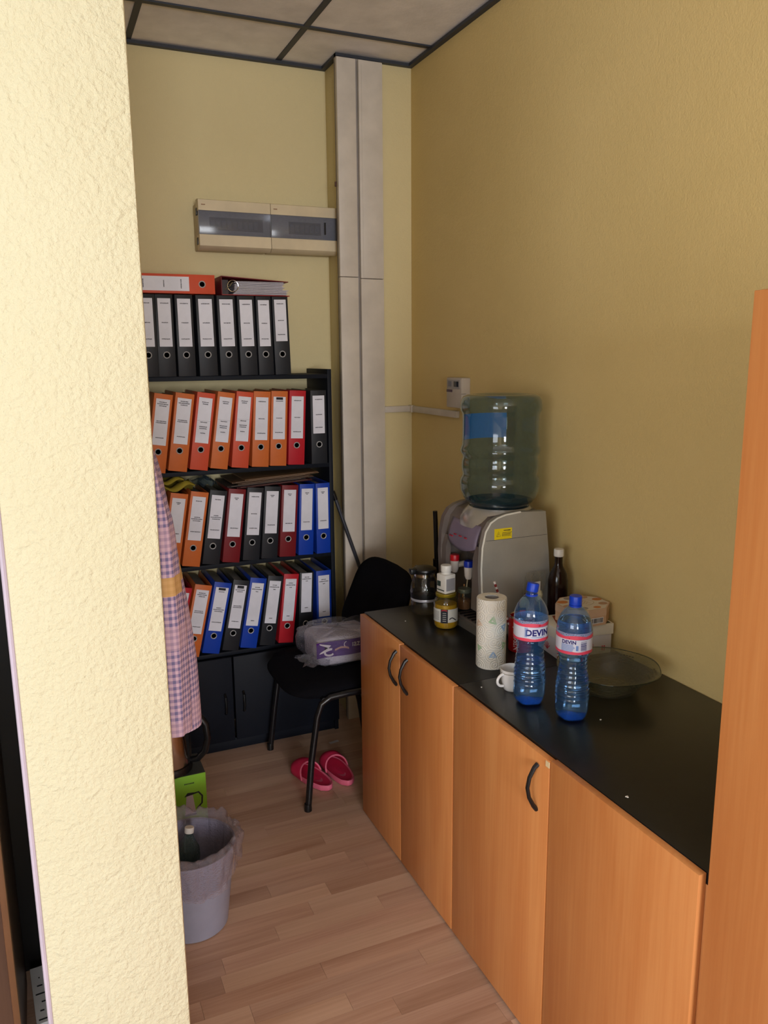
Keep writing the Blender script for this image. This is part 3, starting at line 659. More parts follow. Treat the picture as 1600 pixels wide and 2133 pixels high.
sn=n.new('ShaderNodeMath'); sn.operation='MULTIPLY'; sn.inputs[1].default_value=34; nt.links.new(vo.outputs['Distance'],sn.inputs[0])
s2=n.new('ShaderNodeMath'); s2.operation='SINE'; nt.links.new(sn.outputs[0],s2.inputs[0])
bn=n.new('ShaderNodeBump'); bn.inputs['Strength'].default_value=.5; bn.inputs['Distance'].default_value=.0012; nt.links.new(s2.outputs[0],bn.inputs['Height']); nt.links.new(bn.outputs[0],n['Principled BSDF'].inputs['Normal'])
MB().lathe([(.021,.0),(.0425,.0),(.0445,.003),(.0445,.208),(.043,.2115),(.021,.2115),(.021,0)],48).build('paper_roll',KP,t)
MB().open_lathe([(.0205,.001),(.0205,.210)],32).build('cardboard_core',mat('grey_core',(150,144,140),.8),t)
def cyl_map(r,a0,z0): return lambda x,y:(r*cos(a0+x/r),r*sin(a0+x/r),z0+y)
base_a=math.atan2(-1.932,-1.183)   # towards the camera
def tri(s,inner=True): 
    p=[(-s,-s*.7),(0,s*.9),(s,-s*.7),(-s,-s*.7)]; return p
for (a,z,cn,cc,sz,rot) in ((.05,.151,'green',(150,190,140),.013,1.9),(.15,.048,'blue',(130,165,205),.012,0),(.95,.075,'green',(150,190,140),.012,.6),(.9,.13,'blue',(120,165,190),.012,1.2),(-.95,.14,'peach',(225,190,160),.013,.3),(-.9,.065,'green',(190,205,170),.010,.7)):
    mb=MB(); f=cyl_map(.0449,base_a+a,z)
    for k in(1,.72,.42):
        p=[(x*cos(rot)-y*sin(rot),x*sin(rot)+y*cos(rot)) for x,y in tri(sz*k)]
        q=[]
        for i in range(3):
            for s in range(6): q.append((p[i][0]+(p[i+1][0]-p[i][0])*s/6,p[i][1]+(p[i+1][1]-p[i][1])*s/6))
        q.append(p[0]); flat(mb,strip(q,.0013),f)
    mb.build('printed_motif',mat('roll_print_'+cn,cc,.9),t,False)
# DEVIN water bottles
PETC=clear('blue_tinted_pet',(214,235,249),.04,.05,(90,165,240),refl=1)
CAP=mat('blue_cap',(8,60,190),.4)
LBW=mat('bottle_label_white',(214,216,232),.4); LBP=mat('bottle_label_pink',(226,74,100),.4); LBN=mat('label_navy',(24,20,110),.4); LBB=mat('bottle_label_sky',(110,140,200),.4); LBR=mat('label_red',(200,40,50),.4)
bp=[(.0005,.010),(.018,.006),(.028,.001),(.036,.004),(.0405,.014),(.0425,.03),(.0430,.05),(.0428,.075),(.0418,.095),(.0400,.112),(.0375,.130),(.0355,.145),(.0352,.156),(.0368,.166),(.0402,.176),(.0430,.184),(.0440,.192),(.0442,.240),(.0438,.250),(.0405,.262),(.035,.274),(.027,.286),(.019,.294),(.0145,.298),(.0135,.302),(.0135,.310)]
def shrink(p,d,z0,z1): return [(max(.0005,r-d),z) for r,z in p if z0<=z<=z1]
def prof_at(z):
    for (r0,z0),(r1,z1) in zip(bp[3:],bp[4:]):
        if z0<=z<=z1: return r0+(r1-r0)*(z-z0)/(z1-z0)
    return .02
def pet(x,y,rz,fill,lab,front,tilt=0):
    t=thing('plastic_water_bottle',lab,'bottle',(x,y,TZ),rz,'blue water bottles on the worktop')
    fine=[(r,z) for r,z in bp if z<.05]; z=.05
    while z<.176: fine.append((prof_at(z)-.0007*(1+sin(z*520)) ,z)); z+=.0028
    fine+=[(r,z) for r,z in bp if z>=.176]
    rf=lambda a,z:(1+.055*(cos(5*a)-1)*max(0,1-z/.028) if z<.028 else (1+.008*sin(3*a+z*150) if .05<z<.17 else 1))
    MB().open_lathe(fine,60,rf=rf).build('bottle_shell',PETC,t,ang=60)
    wp=[(max(.0005,r*.955),z+.0006) for r,z in fine if z<=fill]; rl=wp[-1][0]
    wp.append((rl,fill)); wp.append((.0005,fill))
    MB().lathe(wp,60,rf=rf).build('water',glass('bottle_water_'+('low' if fill<.2 else 'full'),(238,246,254) ,1.33),t,ang=60)
    # dark blue thick base
    MB().lathe([(.0005,.0115),(.016,.0085),(.027,.0035),(.034,.006),(.030,.012),(.0005,.020)],50,rf=rf).build('base_pad',clear('thick_blue_base',(110,170,250),.05,.5,(20,120,250)),t,ang=60)
    cp_=MB(); cp_.lathe([(.0152,.3005),(.0155,.303),(.0155,.320),(.0145,.3225),(.0005,.3225)],40,rf=lambda a,z:1+.012*cos(20*a))
    M=Matrix.Translation((0,0,0))
    if tilt:
        cp_.v=[tuple(Matrix.Translation((0,0,.306))@Matrix.Rotation(R(tilt),4,'Y')@Matrix.Translation((0,0,-.300))@Vector(p)) for p in cp_.v]
    cp_.build('cap',CAP,t)
    MB().lathe([(.0137,.294),(.0158,.2955),(.0158,.2995),(.0137,.3)],32).build('tamper_ring',CAP,t)
    r=.0446; lw=.0
    mb=MB(); mb.open_lathe([(r,.184),(r+.0001,.238)],64); lab_=mb.build('label',clear('label_film_back',(210,220,245),.2,.42,(190,200,235)),t)
    def arc(a0,a1,z0,z1f,off,m_,nm,nn=40,z0f=None):
        mb=MB(); mb.grid(lambda u,v:(lambda a:((r+off)*cos(a),(r+off)*sin(a),(z0f(u) if z0f else z0)*(1-v)+z1f(u)*v))(a0+(a1-a0)*u),nn,2); return mb.build(nm,m_,lab_,False)
    A=R(front)
    arc(A-1.75,A+1.9,.188,lambda u:.2225+.0015*sin(u*7),.0004,LBW,'white_band')
    arc(A-1.75,A+1.9,.184,lambda u:.1915+.001*sin(u*20),.0006,LBP,'pink_stripe')
    arc(A-1.75,A+1.9,.2225,lambda u:.229+.0035*abs(sin(u*9.4)),.0005,LBP,'pink_border')
    return t,lab_,r
def on_label(lab_,r,a0,z0,off,geo,m_,nm):
    mb=MB(); rr=r+off
    for g in geo: flat(mb,g,lambda x,y:(rr*cos(a0+x/rr),rr*sin(a0+x/rr),z0+y))
    return mb.build(nm,m_,lab_,False)
def devin(scale): 
    # D E V I N in rounded bold capitals
    return text_geo('DEVIN',scale,scale*.035,1.0)
cama=lambda x,y:math.degrees(math.atan2(-y,-x))
x,y=1.142,1.668
t,lb_,r=pet(x,y,0,.118,'left DEVIN water bottle, about one third full, cap askew',cama(x,y),12)
A=R(cama(x,y)+25)
on_label(lb_,r,A,.2065,.0009,[devin(.0235)],LBN,'brand_lettering')
on_label(lb_,r,A,.2215,.0011,[poly2([(.0035,.0015),(.007,.005),(.0035,.0085),(0,.005)])],LBR,'red_emblem')
rr=random.Random(2); G=[]
for k in range(12):
    G.append(rect2(-.036,-.036+rr.uniform(.006,.009),.013-k*.0022,.0142-k*.0022,3))
G.append(rect2(-.018,.018,-.0122,-.0108,8))
on_label(lb_,r,A,.2065,.0009,G,LBB,'fine_print')
x,y=1.188,1.545
t,lb_,r=pet(x,y,0,.262,'right DEVIN water bottle, full to the shoulder, standing nearest',cama(x,y))
A=R(cama(x,y)-16)
on_label(lb_,r,A,.2150,.0009,[devin(.0128)],LBN,'brand_lettering')
on_label(lb_,r,A,.2235,.0011,[poly2([(.001,.0),(.0028,.0018),(.001,.0036),(-.0008,.0018)])],LBR,'red_emblem')
G=[rect2(-.020,.012+rr.uniform(-.004,.003),.0062-k*.0021-.0125+.008,.0073-k*.0021-.0125+.008,6) for k in range(9)]
G+=[rect2(.018,.024,-.012,.001,2)]
on_label(lb_,r,A,.2065,.0009,G,LBB,'fine_print')
G=[rect2(.030+0*k,.030+.016,-.013+k*.00215,-.013+k*.00215+rr.choice((.0006,.0012,.0016)),4) for k in range(12)]
on_label(lb_,r,A,.2065,.0009,G,LBN,'barcode')
# cup
CER=mat('white_porcelain',(232,228,226),.15,coat=.6)
t=thing('porcelain_cup','small white porcelain cup with gold rim line, behind left water bottle','cup',(1.145,1.755,TZ))
MB().open_lathe([(.0005,.004),(.018,.003),(.021,.0),(.024,.002),(.028,.012),(.0325,.03),(.034,.05),(.0345,.062),(.0335,.0625),(.0325,.05),(.030,.03),(.024,.014),(.0005,.010)],40).build('bowl',CER,t)
a=R(188); hp=[]
for k in range(13):
    q=-PI*.5+PI*k/12; rr_=.032+.021*cos(q); hp.append(((rr_)*cos(a),rr_*sin(a),.034+.017*sin(q)))
MB().tube(hp,[.0038]*13,10).build('handle',CER,t)
MB().open_lathe([(.03455,.053),(.03465,.0545)],40).build('rim_line',mat('grey_gold_line',(120,110,90),.4),t)
# glass bowl
GB=clear('clear_glass',(214,216,204),.03,.07,(160,156,136),bump=(30,.4))
t=thing('glass_bowl','wide clear glass serving bowl with patterned rim beside the wall','bowl',(1.388,1.652,TZ))
def bf(a,z): 
    k=max(0,(z-.03)/.04); return 1+.018*k*cos(6*a+.6)
MB().open_lathe([(.0005,.004),(.068,.004),(.070,0),(.076,.001),(.085,.012),(.100,.030),(.122,.050),(.139,.062),(.141,.065),(.138,.066),(.120,.055),(.098,.036),(.082,.018),(.070,.009),(.0005,.008)],72,rf=bf).build('bowl',GB,t,ang=60)
MB().tube([(.140*bf(a,.065)*cos(a),.140*bf(a,.065)*sin(a),.0655) for a in [2*PI*k/72 for k in range(72)]],.0016,6,True).build('rim',clear('glass_edge',(150,160,140),.03,.1,(110,120,100)),t)
for k in range(6):
    a=2*PI*k/6+.45; mb=MB()
    for i in range(5):
        for j in range(3):
            aa=a+(i-2)*.07; r_=.108+.009*j; z_=.0395+.0075*j
            mb.lathe([(.0001,0),(.003,.0008),(.0036,.002),(.0001,.003)],8,M=Matrix.Translation((r_*cos(aa),r_*sin(aa),z_)))
    mb.build('embossed_dots',clear('glass_edge',(150,160,140)),t)
# carafe (glass teapot with black lid)
t=thing('glass_carafe','glass coffee carafe with black lid at the far end of the worktop','carafe',(1.222,2.455,TZ))
GC=clear('carafe_glass',(206,206,204),.03,.02,(150,150,150),bump=(12,.2))
MB().open_lathe([(.0005,.003),(.035,.002),(.044,.006),(.048,.02),(.0485,.045),(.047,.056),(.050,.066),(.052,.085),(.049,.108),(.043,.128),(.037,.142),(.036,.150),(.037,.158)],48).build('glass_body',GC,t)
MB().open_lathe([(.0494,.053),(.0500,.0575),(.0494,.062)],48).build('white_band',mat('carafe_band',(190,190,200),.3,.4),t)
MB().lathe([(.0498,.0625),(.0512,.075),(.0515,.082),(.0498,.062)],40).build('dark_ring',BLK,t)
MB().open_lathe([(.0372,.138),(.0380,.150)],40).build('steel_collar',CHROME,t)
MB().lathe([(.0405,.156),(.043,.160),(.042,.166),(.028,.172),(.0005,.174)],40).build('lid',BLK,t)
MB().box(-.058,-.028,-.012,.012,.150,.170,.004).build('lid_thumb_rest',BLK,t)
MB().tube([(.0,.035,.158),(.002,.066,.155),(.004,.075,.12),(.002,.066,.07),(0,.048,.055)],.008,10).build('handle',BLK,t)
# jar with yellow content
t=thing('yellow_jar','glass jar of yellow preserve with black and white label','jar',(1.224,2.295,TZ))
YJ=mat('yellow_preserve',(196,158,24),.45,bump=(90,.6),var=(60,(170,140,50),(1,1,1)))
MB().lathe([(.0005,.002),(.034,.002),(.0385,.008),(.0395,.02),(.0395,.070),(.0365,.083),(.0005,.0835)],40).build('contents',YJ,t)
MB().open_lathe([(.036,.0),(.041,.006),(.0418,.018),(.0418,.088),(.038,.100),(.033,.106),(.0335,.112)],48).build('glass_jar',clear('jar_glass',(238,232,190),.04,.03,(200,190,120)),t)
MB().lathe([(.0345,.1105),(.0355,.112),(.0355,.119),(.034,.121),(.0005,.121)],40).build('lid',mat('gold_lid',(170,150,40),.3,.6),t)
aj=math.atan2(-2.295,-1.224)
mb=MB(); mb.grid(lambda u,v:(lambda a:(.0424*cos(a),.0424*sin(a),.026+.046*v))(aj-1.35+2.6*u),30,2)
mb.cur=1; mb.grid(lambda u,v:(lambda a:(.0428*cos(a),.0428*sin(a),.024+.048*v))(aj-.42+.58*u),8,2)
mb.cur=2
for k in range(9): mb.grid(lambda u,v:(lambda a:(.0428*cos(a),.0428*sin(a),.034+.0036*k+.0012*v))(aj-1.25+.7*u),8,2)
mb.cur=3; mb.grid(lambda u,v:(lambda a:(.0432*cos(a),.0432*sin(a),.066+.003*v+.002*sin(u*PI)))(aj-.36+.46*u),8,2)
mb.cur=1
g=strip([(k*.003,.005*sin(k*.5)) for k in range(10)],.0035); flat(mb,g,lambda x,y_:(lambda a:(.0429*cos(a),.0429*sin(a),.037+y_))(aj+.28+x/.0428))
for k in range(4): mb.grid(lambda u,v:(lambda a:(.0432*cos(a),.0432*sin(a),.031+.009*k+.003*v))(aj-.3+.3*u),5,2) if False else None
mb.cur=0
for k in range(5): 
    mb.grid(lambda u,v:(lambda a:(.0431*cos(a),.0431*sin(a),.031+.0068*k+.0014*v))(aj-.26+.28*u),5,2)
mb.build('paper_label',[mat('jar_label',(206,206,200),.6),INK,mat('label_grey',(120,120,124),.6),LBR],t,False)
# pill bottle standing on the jar lid
t=thing('pill_bottle','square white pill bottle standing on the yellow jar','pill bottle',(1.224,2.295,TZ+.1215),R(12))
PB=mat('white_pill_plastic',(232,230,224),.35)
MB().box(-.0235,.0235,-.0235,.0235,0,.066,.005).lathe([(.021,.064),(.016,.070),(.0155,.074)],28).build('bottle',PB,t)
MB().lathe([(.0175,.0725),(.0185,.075),(.0185,.092),(.017,.095),(.0005,.0955)],32,rf=lambda a,z:1+.012*cos(24*a)).build('cap',PB,t)
mb=MB(); mb.box(-.0185,.0185,-.0241,-.0236,.010,.052); mb.cur=1; mb.box(-.0245,-.0236,-.018,.018,.010,.0135); mb.box(-.0245,-.0236,.0,.018,.024,.042)
mb.build('label_print',[mat('grey_print_block',(160,160,166),.7,bump=(900,.3)),mat('dark_green_print',(50,66,60),.6)],t,False)
# small spice jar on drip tray
t=thing('spice_jar','small glass jar with brown powder and clear lid in front of the dispenser taps','jar',(1.318,2.335,TZ+.0385))
MB().lathe([(.0005,.002),(.021,.002),(.0225,.006),(.0225,.03),(.018,.036),(.0005,.037)],28).build('powder',mat('brown_powder',(150,98,56),.9,bump=(300,.5)),t)
MB().open_lathe([(.022,0),(.0240,.004),(.0245,.045),(.022,.056),(.0215,.062)],32).build('glass',clear('spice_glass',(226,230,224),.04,.03),t)
MB().lathe([(.0228,.060),(.024,.062),(.024,.072),(.022,.074),(.0005,.0745)],32).build('lid',mat('silver_green_lid',(140,150,136),.3,.5),t)
# packets behind spice jar, inside the dispenser recess
for k,(x,y,z,rx,ry,cc,cn,lab) in enumerate(((1.321,2.385,.045,-.10,.35,(186,78,40),'rust','rust-orange sachet standing in the dispenser recess'),(1.331,2.372,.062,-.1,.55,(212,140,64),'amber','amber sachet leaning over the rust-orange one'),(1.338,2.36,.085,0,.75,(206,190,156),'cream','cream sachet, topmost in the dispenser recess'))):
    t=thing('sachet',lab,'sachet',(x,y,TZ+z),0,'sachets in the dispenser recess'); t.rotation_euler=(0.12,ry-.2,R(62))
    MB().prism([(-.03,0),(.03,0),(.028,.05),(-.028,.05)],-.002,.002).build('packet',mat('sachet_'+cn,cc,.5),t)
    MB().box(-.028,.028,-.0026,.0026,.044,.05).build('sealed_edge',mat('sachet_edge',(150,120,90),.5),t,False)
# coffee can with sticks
t=thing('coffee_can','red coffee tin with white lettering behind the kitchen roll','tin',(1.334,2.006,TZ))
RC=mat('red_tin',(178,20,24),.35,coat=.3)
MB().open_lathe([(.0005,.001),(.036,.0),(.0372,.003),(.0372,.098),(.036,.100),(.0335,.112),(.0325,.112),(.0345,.098),(.035,.004),(.0005,.003)],40).build('tin',RC,t)
MB().open_lathe([(.0345,.103),(.0350,.110),(.0335,.113),(.032,.110)],40).build('rim',CHROME,t)
g=text_geo('NESCAFÉ',.024,.0006); ac=math.atan2(-2.006,-1.334)-.30
mb=MB(); flat(mb,g,lambda x,y_:(.0376*cos(ac-y_/.0376),.0376*sin(ac-y_/.0376),.046+x*.80)); mb.build('lettering',mat('lettering_white',(220,200,200),.5),t,False)
# straw
t=thing('paper_straw','red and white striped paper straw standing in the coffee tin','straw',(1.324,2.009,TZ+.006))
A0=Vector((0,0,0)); A1=Vector((-.068,.03,.215)); nseg=13
for cm,nm,ph in(((226,214,206),'white_tube',0),((130,34,34),'red_stripe',1)):
    mb=MB()
    if ph==0: mb.tube([A0,A1],.0036,10)
    else:
        for k in range(0,26,2): mb.tube([A0.lerp(A1,k/26+.0),A0.lerp(A1,(k+1.1)/26)],.0038,10)
    mb.build(nm,mat('straw_'+nm,cm,.7),t)
for k,(dx,dy,h_,rz,cc,cn,lab) in enumerate(((.004,-.012,.135,.2,(26,20,22),'black','black and red coffee stick packet in the tin'),(.012,.006,.12,-.4,(190,190,200),'silver','silvery coffee stick packet in the tin, behind the black one'))):
    t=thing('stick_packet',lab,'packet',(1.334+dx,2.006+dy,TZ+.006),rz,'stick packets in the coffee tin'); t.rotation_euler=(R(4),R(-3+5*k),rz-.6)
    MB().box(-.011,.011,-.003,.003,0,h_,.001).build('packet',mat('packet_'+cn,cc,.3,.2),t)
    if k==0: MB().box(-.0095,.0095,-.0035,.0035,h_-.024,h_-.006,.001).build('red_print',mat('packet_red',(200,50,30),.4),t)
# clear bag with spoons
t=thing('spoon_bag','clear plastic bag of cream plastic spoons with white tag, leaning on dispenser','bag of spoons',(1.438,2.093,TZ))
bagm=clear('clear_spoon_bag',(244,244,242),.10,.07,(190,185,170),bump=(45,1.0))
def sb(u,v):
    a=2*PI*u; wv=.052*(1-.35*v)+.006*sin(v*9); dv=.020*(1-.75*v)+.004*sin(5*a+6*v)
    return (wv*cos(a)-.02+.030*v+.003*sin(a*7+v*20),dv*sin(a),.002+.215*v)
MB().grid(sb,40,20,True).build('bag',bagm,t,ang=70)
MB().box(-.022,.016,-.0165,-.0155,.158,.188).build('white_tag',mat('tag_white',(200,194,190),.6),t,False)
CRM=mat('cream_plastic_spoon',(206,196,160),.4)
for (dx,dz,sz,tl_) in((.020,.135,.016,.1),(-.042,.118,.019,.4),(-.018,.06,.019,.2)):
    mb=MB(); M=Matrix.Translation((dx,-.008 if dx>0 else -.019,dz))@Matrix.Rotation(tl_*-1,4,'Y')@Matrix.Scale(1.35,4,(0,0,1))
    mb.grid(lambda u,v:M@Vector((sz*sin(v*PI/2)*cos(2*PI*u),.005-.005*cos(v*PI/2),sz*sin(v*PI/2)*sin(2*PI*u))),20,6,True)
    mb.tube([M@Vector((0,.004,-sz*.9)),M@Vector((0.002,.004,-dz/1.35*.9))],.0028,6)
    o=mb.build('spoon',CRM,t); s_=o.modifiers.new('s','SOLIDIFY'); s_.thickness=.0012
MB().box(-.055,-.040,-.004,.006,.0,.135,.004,M=Matrix.Rotation(R(10),4,'Y')@Matrix.Translation((.002,.006,.006))).build('wafer_stick',mat('speckled_brown',(110,86,60),.8,var=(160,(60,44,30),(1,1,1))),t)
# brown bottle
t=thing('brown_glass_bottle','dark brown glass bottle with white screw cap standing by the wall','bottle',(1.528,2.084,TZ))
BG=mat('dark_brown_glass',(26,10,8),.16,spec=.5)
MB().lathe([(.028,.0),(.0325,.004),(.033,.012),(.033,.165),(.0325,.182),(.028,.204),(.020,.220),(.0145,.230),(.0130,.240),(.0130,.266)],40).build('bottle',BG,t)
MB().lathe([(.0150,.262),(.0165,.264),(.0165,.283),(.0155,.2865),(.0005,.287)],32,rf=lambda a,z:1+.015*cos(22*a)).build('cap',mat('white_cap',(224,220,214),.4),t)
# boxes by the wall
CARD=mat('white_card_box',(206,200,198),.55)
t=thing('lidded_sweet_box','white lidded cardboard box with red print under the octagonal box','box',(1.488,1.935,TZ),R(-7))
MB().box(-.093,.093,-.062,.062,0,.074,.001).build('box_base',CARD,t)
MB().box(-.097,.097,-.066,.066,.062,.096,.0012).build('lid',mat('cream_card_lid',(222,214,196),.5),t)
mb=MB(); g=poly2([(-.085,-.055),(.07,-.055),(.085,-.01),(.05,.055),(-.05,.055)]); flat(mb,g,lambda x,y_:(x,y_,.0964)); mb.cur=1
flat(mb,poly2([(.055,-.06),(.09,-.06),(.09,-.03),(.06,-.035)]),lambda x,y_:(x,y_,.0967))
mb.build('lid_print',[mat('brown_red_print',(150,70,36),.5),mat('dark_green_leaf',(70,80,60),.6)],t,False)
mb=MB()
g=strip([(.012*cos(a)+.018,.030+.008*sin(a)) for a in [2*PI*k/18 for k in range(19)]],.0012); flat(mb,g,lambda x,y_:(x,-.0626,y_))
for x in(.060,.067): mb.box(x,x+.004,-.0627,-.062,.010,.026)
for k in range(6):
    a=R(-10+k*30); g=strip([(-.075,.012),(-.075+.02*cos(a+.9),.012+.024*sin(a+.9))],.003); flat(mb,g,lambda x,y_:(x,-.0626,y_))
for k in range(6):
    a=R(20+k*24); g=strip([(0,.012),(.02*cos(a),.012+.024*sin(a))],.003); flat(mb,g,lambda x,y_:(-.0936,x,y_))
mb.build('side_print',mat('pink_red_print',(200,70,80),.6),t,False)
t=thing('octagonal_box','octagonal peach and white sweet box on top of the white lidded box','box',(1.511,1.930,TZ+.0972))
oc=[(.086*cos(R(22.5+45*k)),.079*sin(R(22.5+45*k))) for k in range(8)]
PCH=mat('peach_card',(204,164,132),.55)
MB().prism(oc,0,.046,'z').build('box_body',PCH,t)
oc2=[(x*1.012,y_*1.012) for x,y_ in oc]
MB().prism(oc2,.030,.052,'z').build('lid',mat('peach_lid',(210,176,148),.55),t)
mb=MB(); flat(mb,poly2([(x*.96,y_*.96) for x,y_ in oc]),lambda x,y_:(x,y_,.0524)); mb.cur=1
rr=random.Random(5)
for k in range(8):
    a=2*PI*k/8+.2; cx,cy_=.064*cos(a),.056*sin(a); s=.010+rr.random()*.005
    mb.cur=1+k%3; flat(mb,poly2([(cx+s*1.25*cos(2*PI*j/12),cy_+s*sin(2*PI*j/12)) for j in range(12)]),lambda x,y_:(x,y_,.0527))
mb.cur=4; flat(mb,strip([(.038*cos(a)-.0,.026*sin(a)) for a in [2*PI*k/30 for k in range(31)]],.0012),lambda x,y_:(x,y_,.0528))
for k in range(3):
    flat(mb,strip([(-.02+.004*j,.012-.011*k+.003*sin(j*1.8)) for j in range(11)],.0022),lambda x,y_:(x,y_,.0528))
mb.build('top_print',[mat('white_top_print',(222,212,196),.5),mat('print_orange',(206,130,70),.5),mat('print_tan',(190,150,120),.5),mat('print_grey',(160,150,146),.5),mat('print_gold',(180,150,90),.5)],t,False)
mb=MB(); fy=-.079*sin(R(67.5))*1.012-.0008
mb.box(-.026,.022,fy,fy+.0005,.008,.026); mb.cur=1
x=-.024
while x<.020: l=rr.choice((.001,.0018,.0026)); mb.box(x,x+l,fy-.0004,fy,.010,.024); x+=l+rr.choice((.0012,.002))
mb.build('barcode',[PAPER,INK],t,False)
# ---------------------------------------------------------------- coat
CT=bpy.data.materials.new('checked_wool'); CT.use_nodes=True; nt=CT.node_tree; n=nt.nodes; b=n['Principled BSDF']; b.inputs['Roughness'].default_value=.95; b.inputs['Specular IOR Level'].default_value=.1
tc=n.new('ShaderNodeTexCoord'); sp=n.new('ShaderNodeSeparateXYZ'); nt.links.new(tc.outputs['Object'],sp.inputs[0])
def mth(op,a,bv=None,c=None):
    q=n.new('ShaderNodeMath'); q.operation=op
    for i,v in enumerate((a,bv,c)):
        if v is None: continue
        if isinstance(v,(int,float)): q.inputs[i].default_value=v
        else: nt.links.new(v,q.inputs[i])
    return q.outputs[0]
hh=mth('ADD',mth('MULTIPLY',sp.outputs[0],1.0),mth('MULTIPLY',sp.outputs[1],.8))
sv=mth('GREATER_THAN',mth('SINE',mth('MULTIPLY',hh,2*PI/.0105)),0.0); sh=mth('GREATER_THAN',mth('SINE',mth('MULTIPLY',sp.outputs[2],2*PI/.0125)),0.0)
sm=mth('MULTIPLY',mth('ADD',sv,sh),.5)
# broad bands where the check fades to plain pink
bd=mth('GREATER_THAN',mth('SINE',mth('MULTIPLY',sp.outputs[2],2*PI/.19)),.72)
rp=n.new('ShaderNodeValToRGB'); e=rp.color_ramp.elements; e[0].color=L((206,180,196)); e[0].position=.1; e[1].color=L((116,110,148)); e[1].position=.95; e2=rp.color_ramp.elements.new(.5); e2.color=L((168,146,176))
nt.links.new(sm,rp.inputs[0])
mx=n.new('ShaderNodeMix'); mx.data_type='RGBA'; nt.links.new(mth('MULTIPLY',bd,.45),mx.inputs[0]); nt.links.new(rp.outputs[0],mx.inputs[6]); mx.inputs[7].default_value=L((200,168,182))
yb=mth('COMPARE',sp.outputs[2],1.288,.018); mx2=n.new('ShaderNodeMix'); mx2.data_type='RGBA'; nt.links.new(mth('MULTIPLY',yb,.85),mx2.inputs[0]); nt.links.new(mx.outputs[2],mx2.inputs[6]); mx2.inputs[7].default_value=L((206,164,92))
nt.links.new(mx2.outputs[2],b.inputs['Base Color'])
nz=n.new('ShaderNodeTexNoise'); nz.inputs['Scale'].default_value=500; bn=n.new('ShaderNodeBump'); bn.inputs['Strength'].default_value=.4; bn.inputs['Distance'].default_value=.002; nt.links.new(nz.outputs[0],bn.inputs['Height']); nt.links.new(bn.outputs[0],b.inputs['Normal'])
t=thing('checked_coat','pink and lavender checked coat with yellow stripe hanging on the partition','coat',(0,0,0))
def coatfn(bulge,y0,y1,zb,zt_,ph):
    def fn(u,v):
        z=zb+(zt_-zb)*v; a=2*PI*u
        dep=bulge(z); y_=(y0+y1)/2+(y1-y0)/2*cos(a)*(1-.25*max(0,v-.8)*5*.5)
        x_=.169+dep*.5+dep*.5*sin(a)*(1 if sin(a)>0 else 1)+.004*sin(5*a+ph+z*3)*(1-v*.5)
        return (max(.1685,x_),y_,z)
    return fn
def interp(z,T):
    for (z0,v0),(z1,v1) in zip(T,T[1:]):
        if z0<=z<=z1: return v0+(v1-v0)*(z-z0)/(z1-z0)
    return T[-1][1] if z>T[-1][0] else T[0][1]
main=lambda z:interp(z,[(.98,.095),(1.1,.092),(1.2,.082),(1.3,.068),(1.42,.052),(1.5,.040),(1.56,.018),(1.6,.008)])
inner=lambda z:interp(z,[(.96,.055),(1.2,.056),(1.4,.045),(1.55,.01)])
MB().grid(coatfn(main,1.52,1.68,.957,1.585,0),36,26,True).build('coat_body',CT,t,ang=70)
CT2=mat('pink_wool_lining',(176,120,126),.95,bump=(300,.4),var=(60,(150,104,118),(1,1,3)))
MB().grid(coatfn(inner,1.44,1.515,.992,1.56,2),30,20,True).build('sleeve',CT,t,ang=70)
MB().tube([(.175,1.57,1.545),(.18,1.57,1.59),(.172,1.57,1.605)],.003,6).build('hanging_loop',mat('loop_fabric',(90,70,90),.9),t)
t=thing('coat_hook','small metal wall hook holding the checked coat','hook',(.1665,1.57,1.62))
MB().box(0,.004,-.012,.012,-.02,.03,.001).build('plate',CHROME,t)
MB().tube([(.003,0,.01),(.025,0,.0),(.030,0,.012),(.030,0,.025)],.0035,8).build('hook',CHROME,t)
# ---------------------------------------------------------------- kettle box, kettle, bin
GRN=mat('green_card_box',(130,190,44),.5); 
t=thing('appliance_box','bright green kettle carton on the floor behind the bin','box',(.307,2.685,0))
MB().box(-.132,.130,-.085,.065,0,.272,.0015).build('carton',GRN,t)
mb=MB(); bx,bz=.072,.172
body=poly2([(bx-.020,bz-.045),(bx+.018,bz-.045),(bx+.010,bz+.025),(bx-.012,bz+.025)]); mb.cur=0; flat(mb,body,lambda x,y_:(x,-0.0856,y_))
mb.cur=1; flat(mb,poly2([(bx-.020,bz+.022),(bx+.014,bz+.027),(bx+.014,bz+.034),(bx-.008,bz+.036)]),lambda x,y_:(x,-0.0858,y_))
flat(mb,strip([(bx+.012,bz+.03),(bx+.03,bz+.032),(bx+.042,bz+.015),(bx+.040,bz-.012),(bx+.022,bz-.03)],.006),lambda x,y_:(x,-0.0858,y_))
flat(mb,poly2([(bx-.020,bz-.052),(bx+.020,bz-.052),(bx+.018,bz-.045),(bx-.020,bz-.045)]),lambda x,y_:(x,-0.0858,y_))
mb.build('printed_kettle',[mat('print_silver_kettle',(196,190,206),.4),INK],t,False); mb=MB()
for k in range(7): mb.box(.055+k*.005,.0585+k*.005,-0.0857,-0.0852,.240,.244)
mb.box(-.032,-.026,-0.0857,-0.0852,.20,.222); 
mb.build('printed_lettering',INK,t,False)
mb=MB(); mb.box(-.131,.129,-.084,.064,.2725,.2735); mb.box(-.131,.129,-.002,.002,.2735,.2741); mb.build('top_flap',mat('dark_box_top',(50,56,52),.6),t,False)
t=thing('electric_kettle','steel electric kettle with black handle standing on the green box','kettle',(.322,2.672,.2745))
ST=mat('brushed_steel',(186,176,168),.22,1)
MB().lathe([(.080,0),(.083,.004),(.083,.020),(.079,.026)],40).build('power_base',BLK,t)
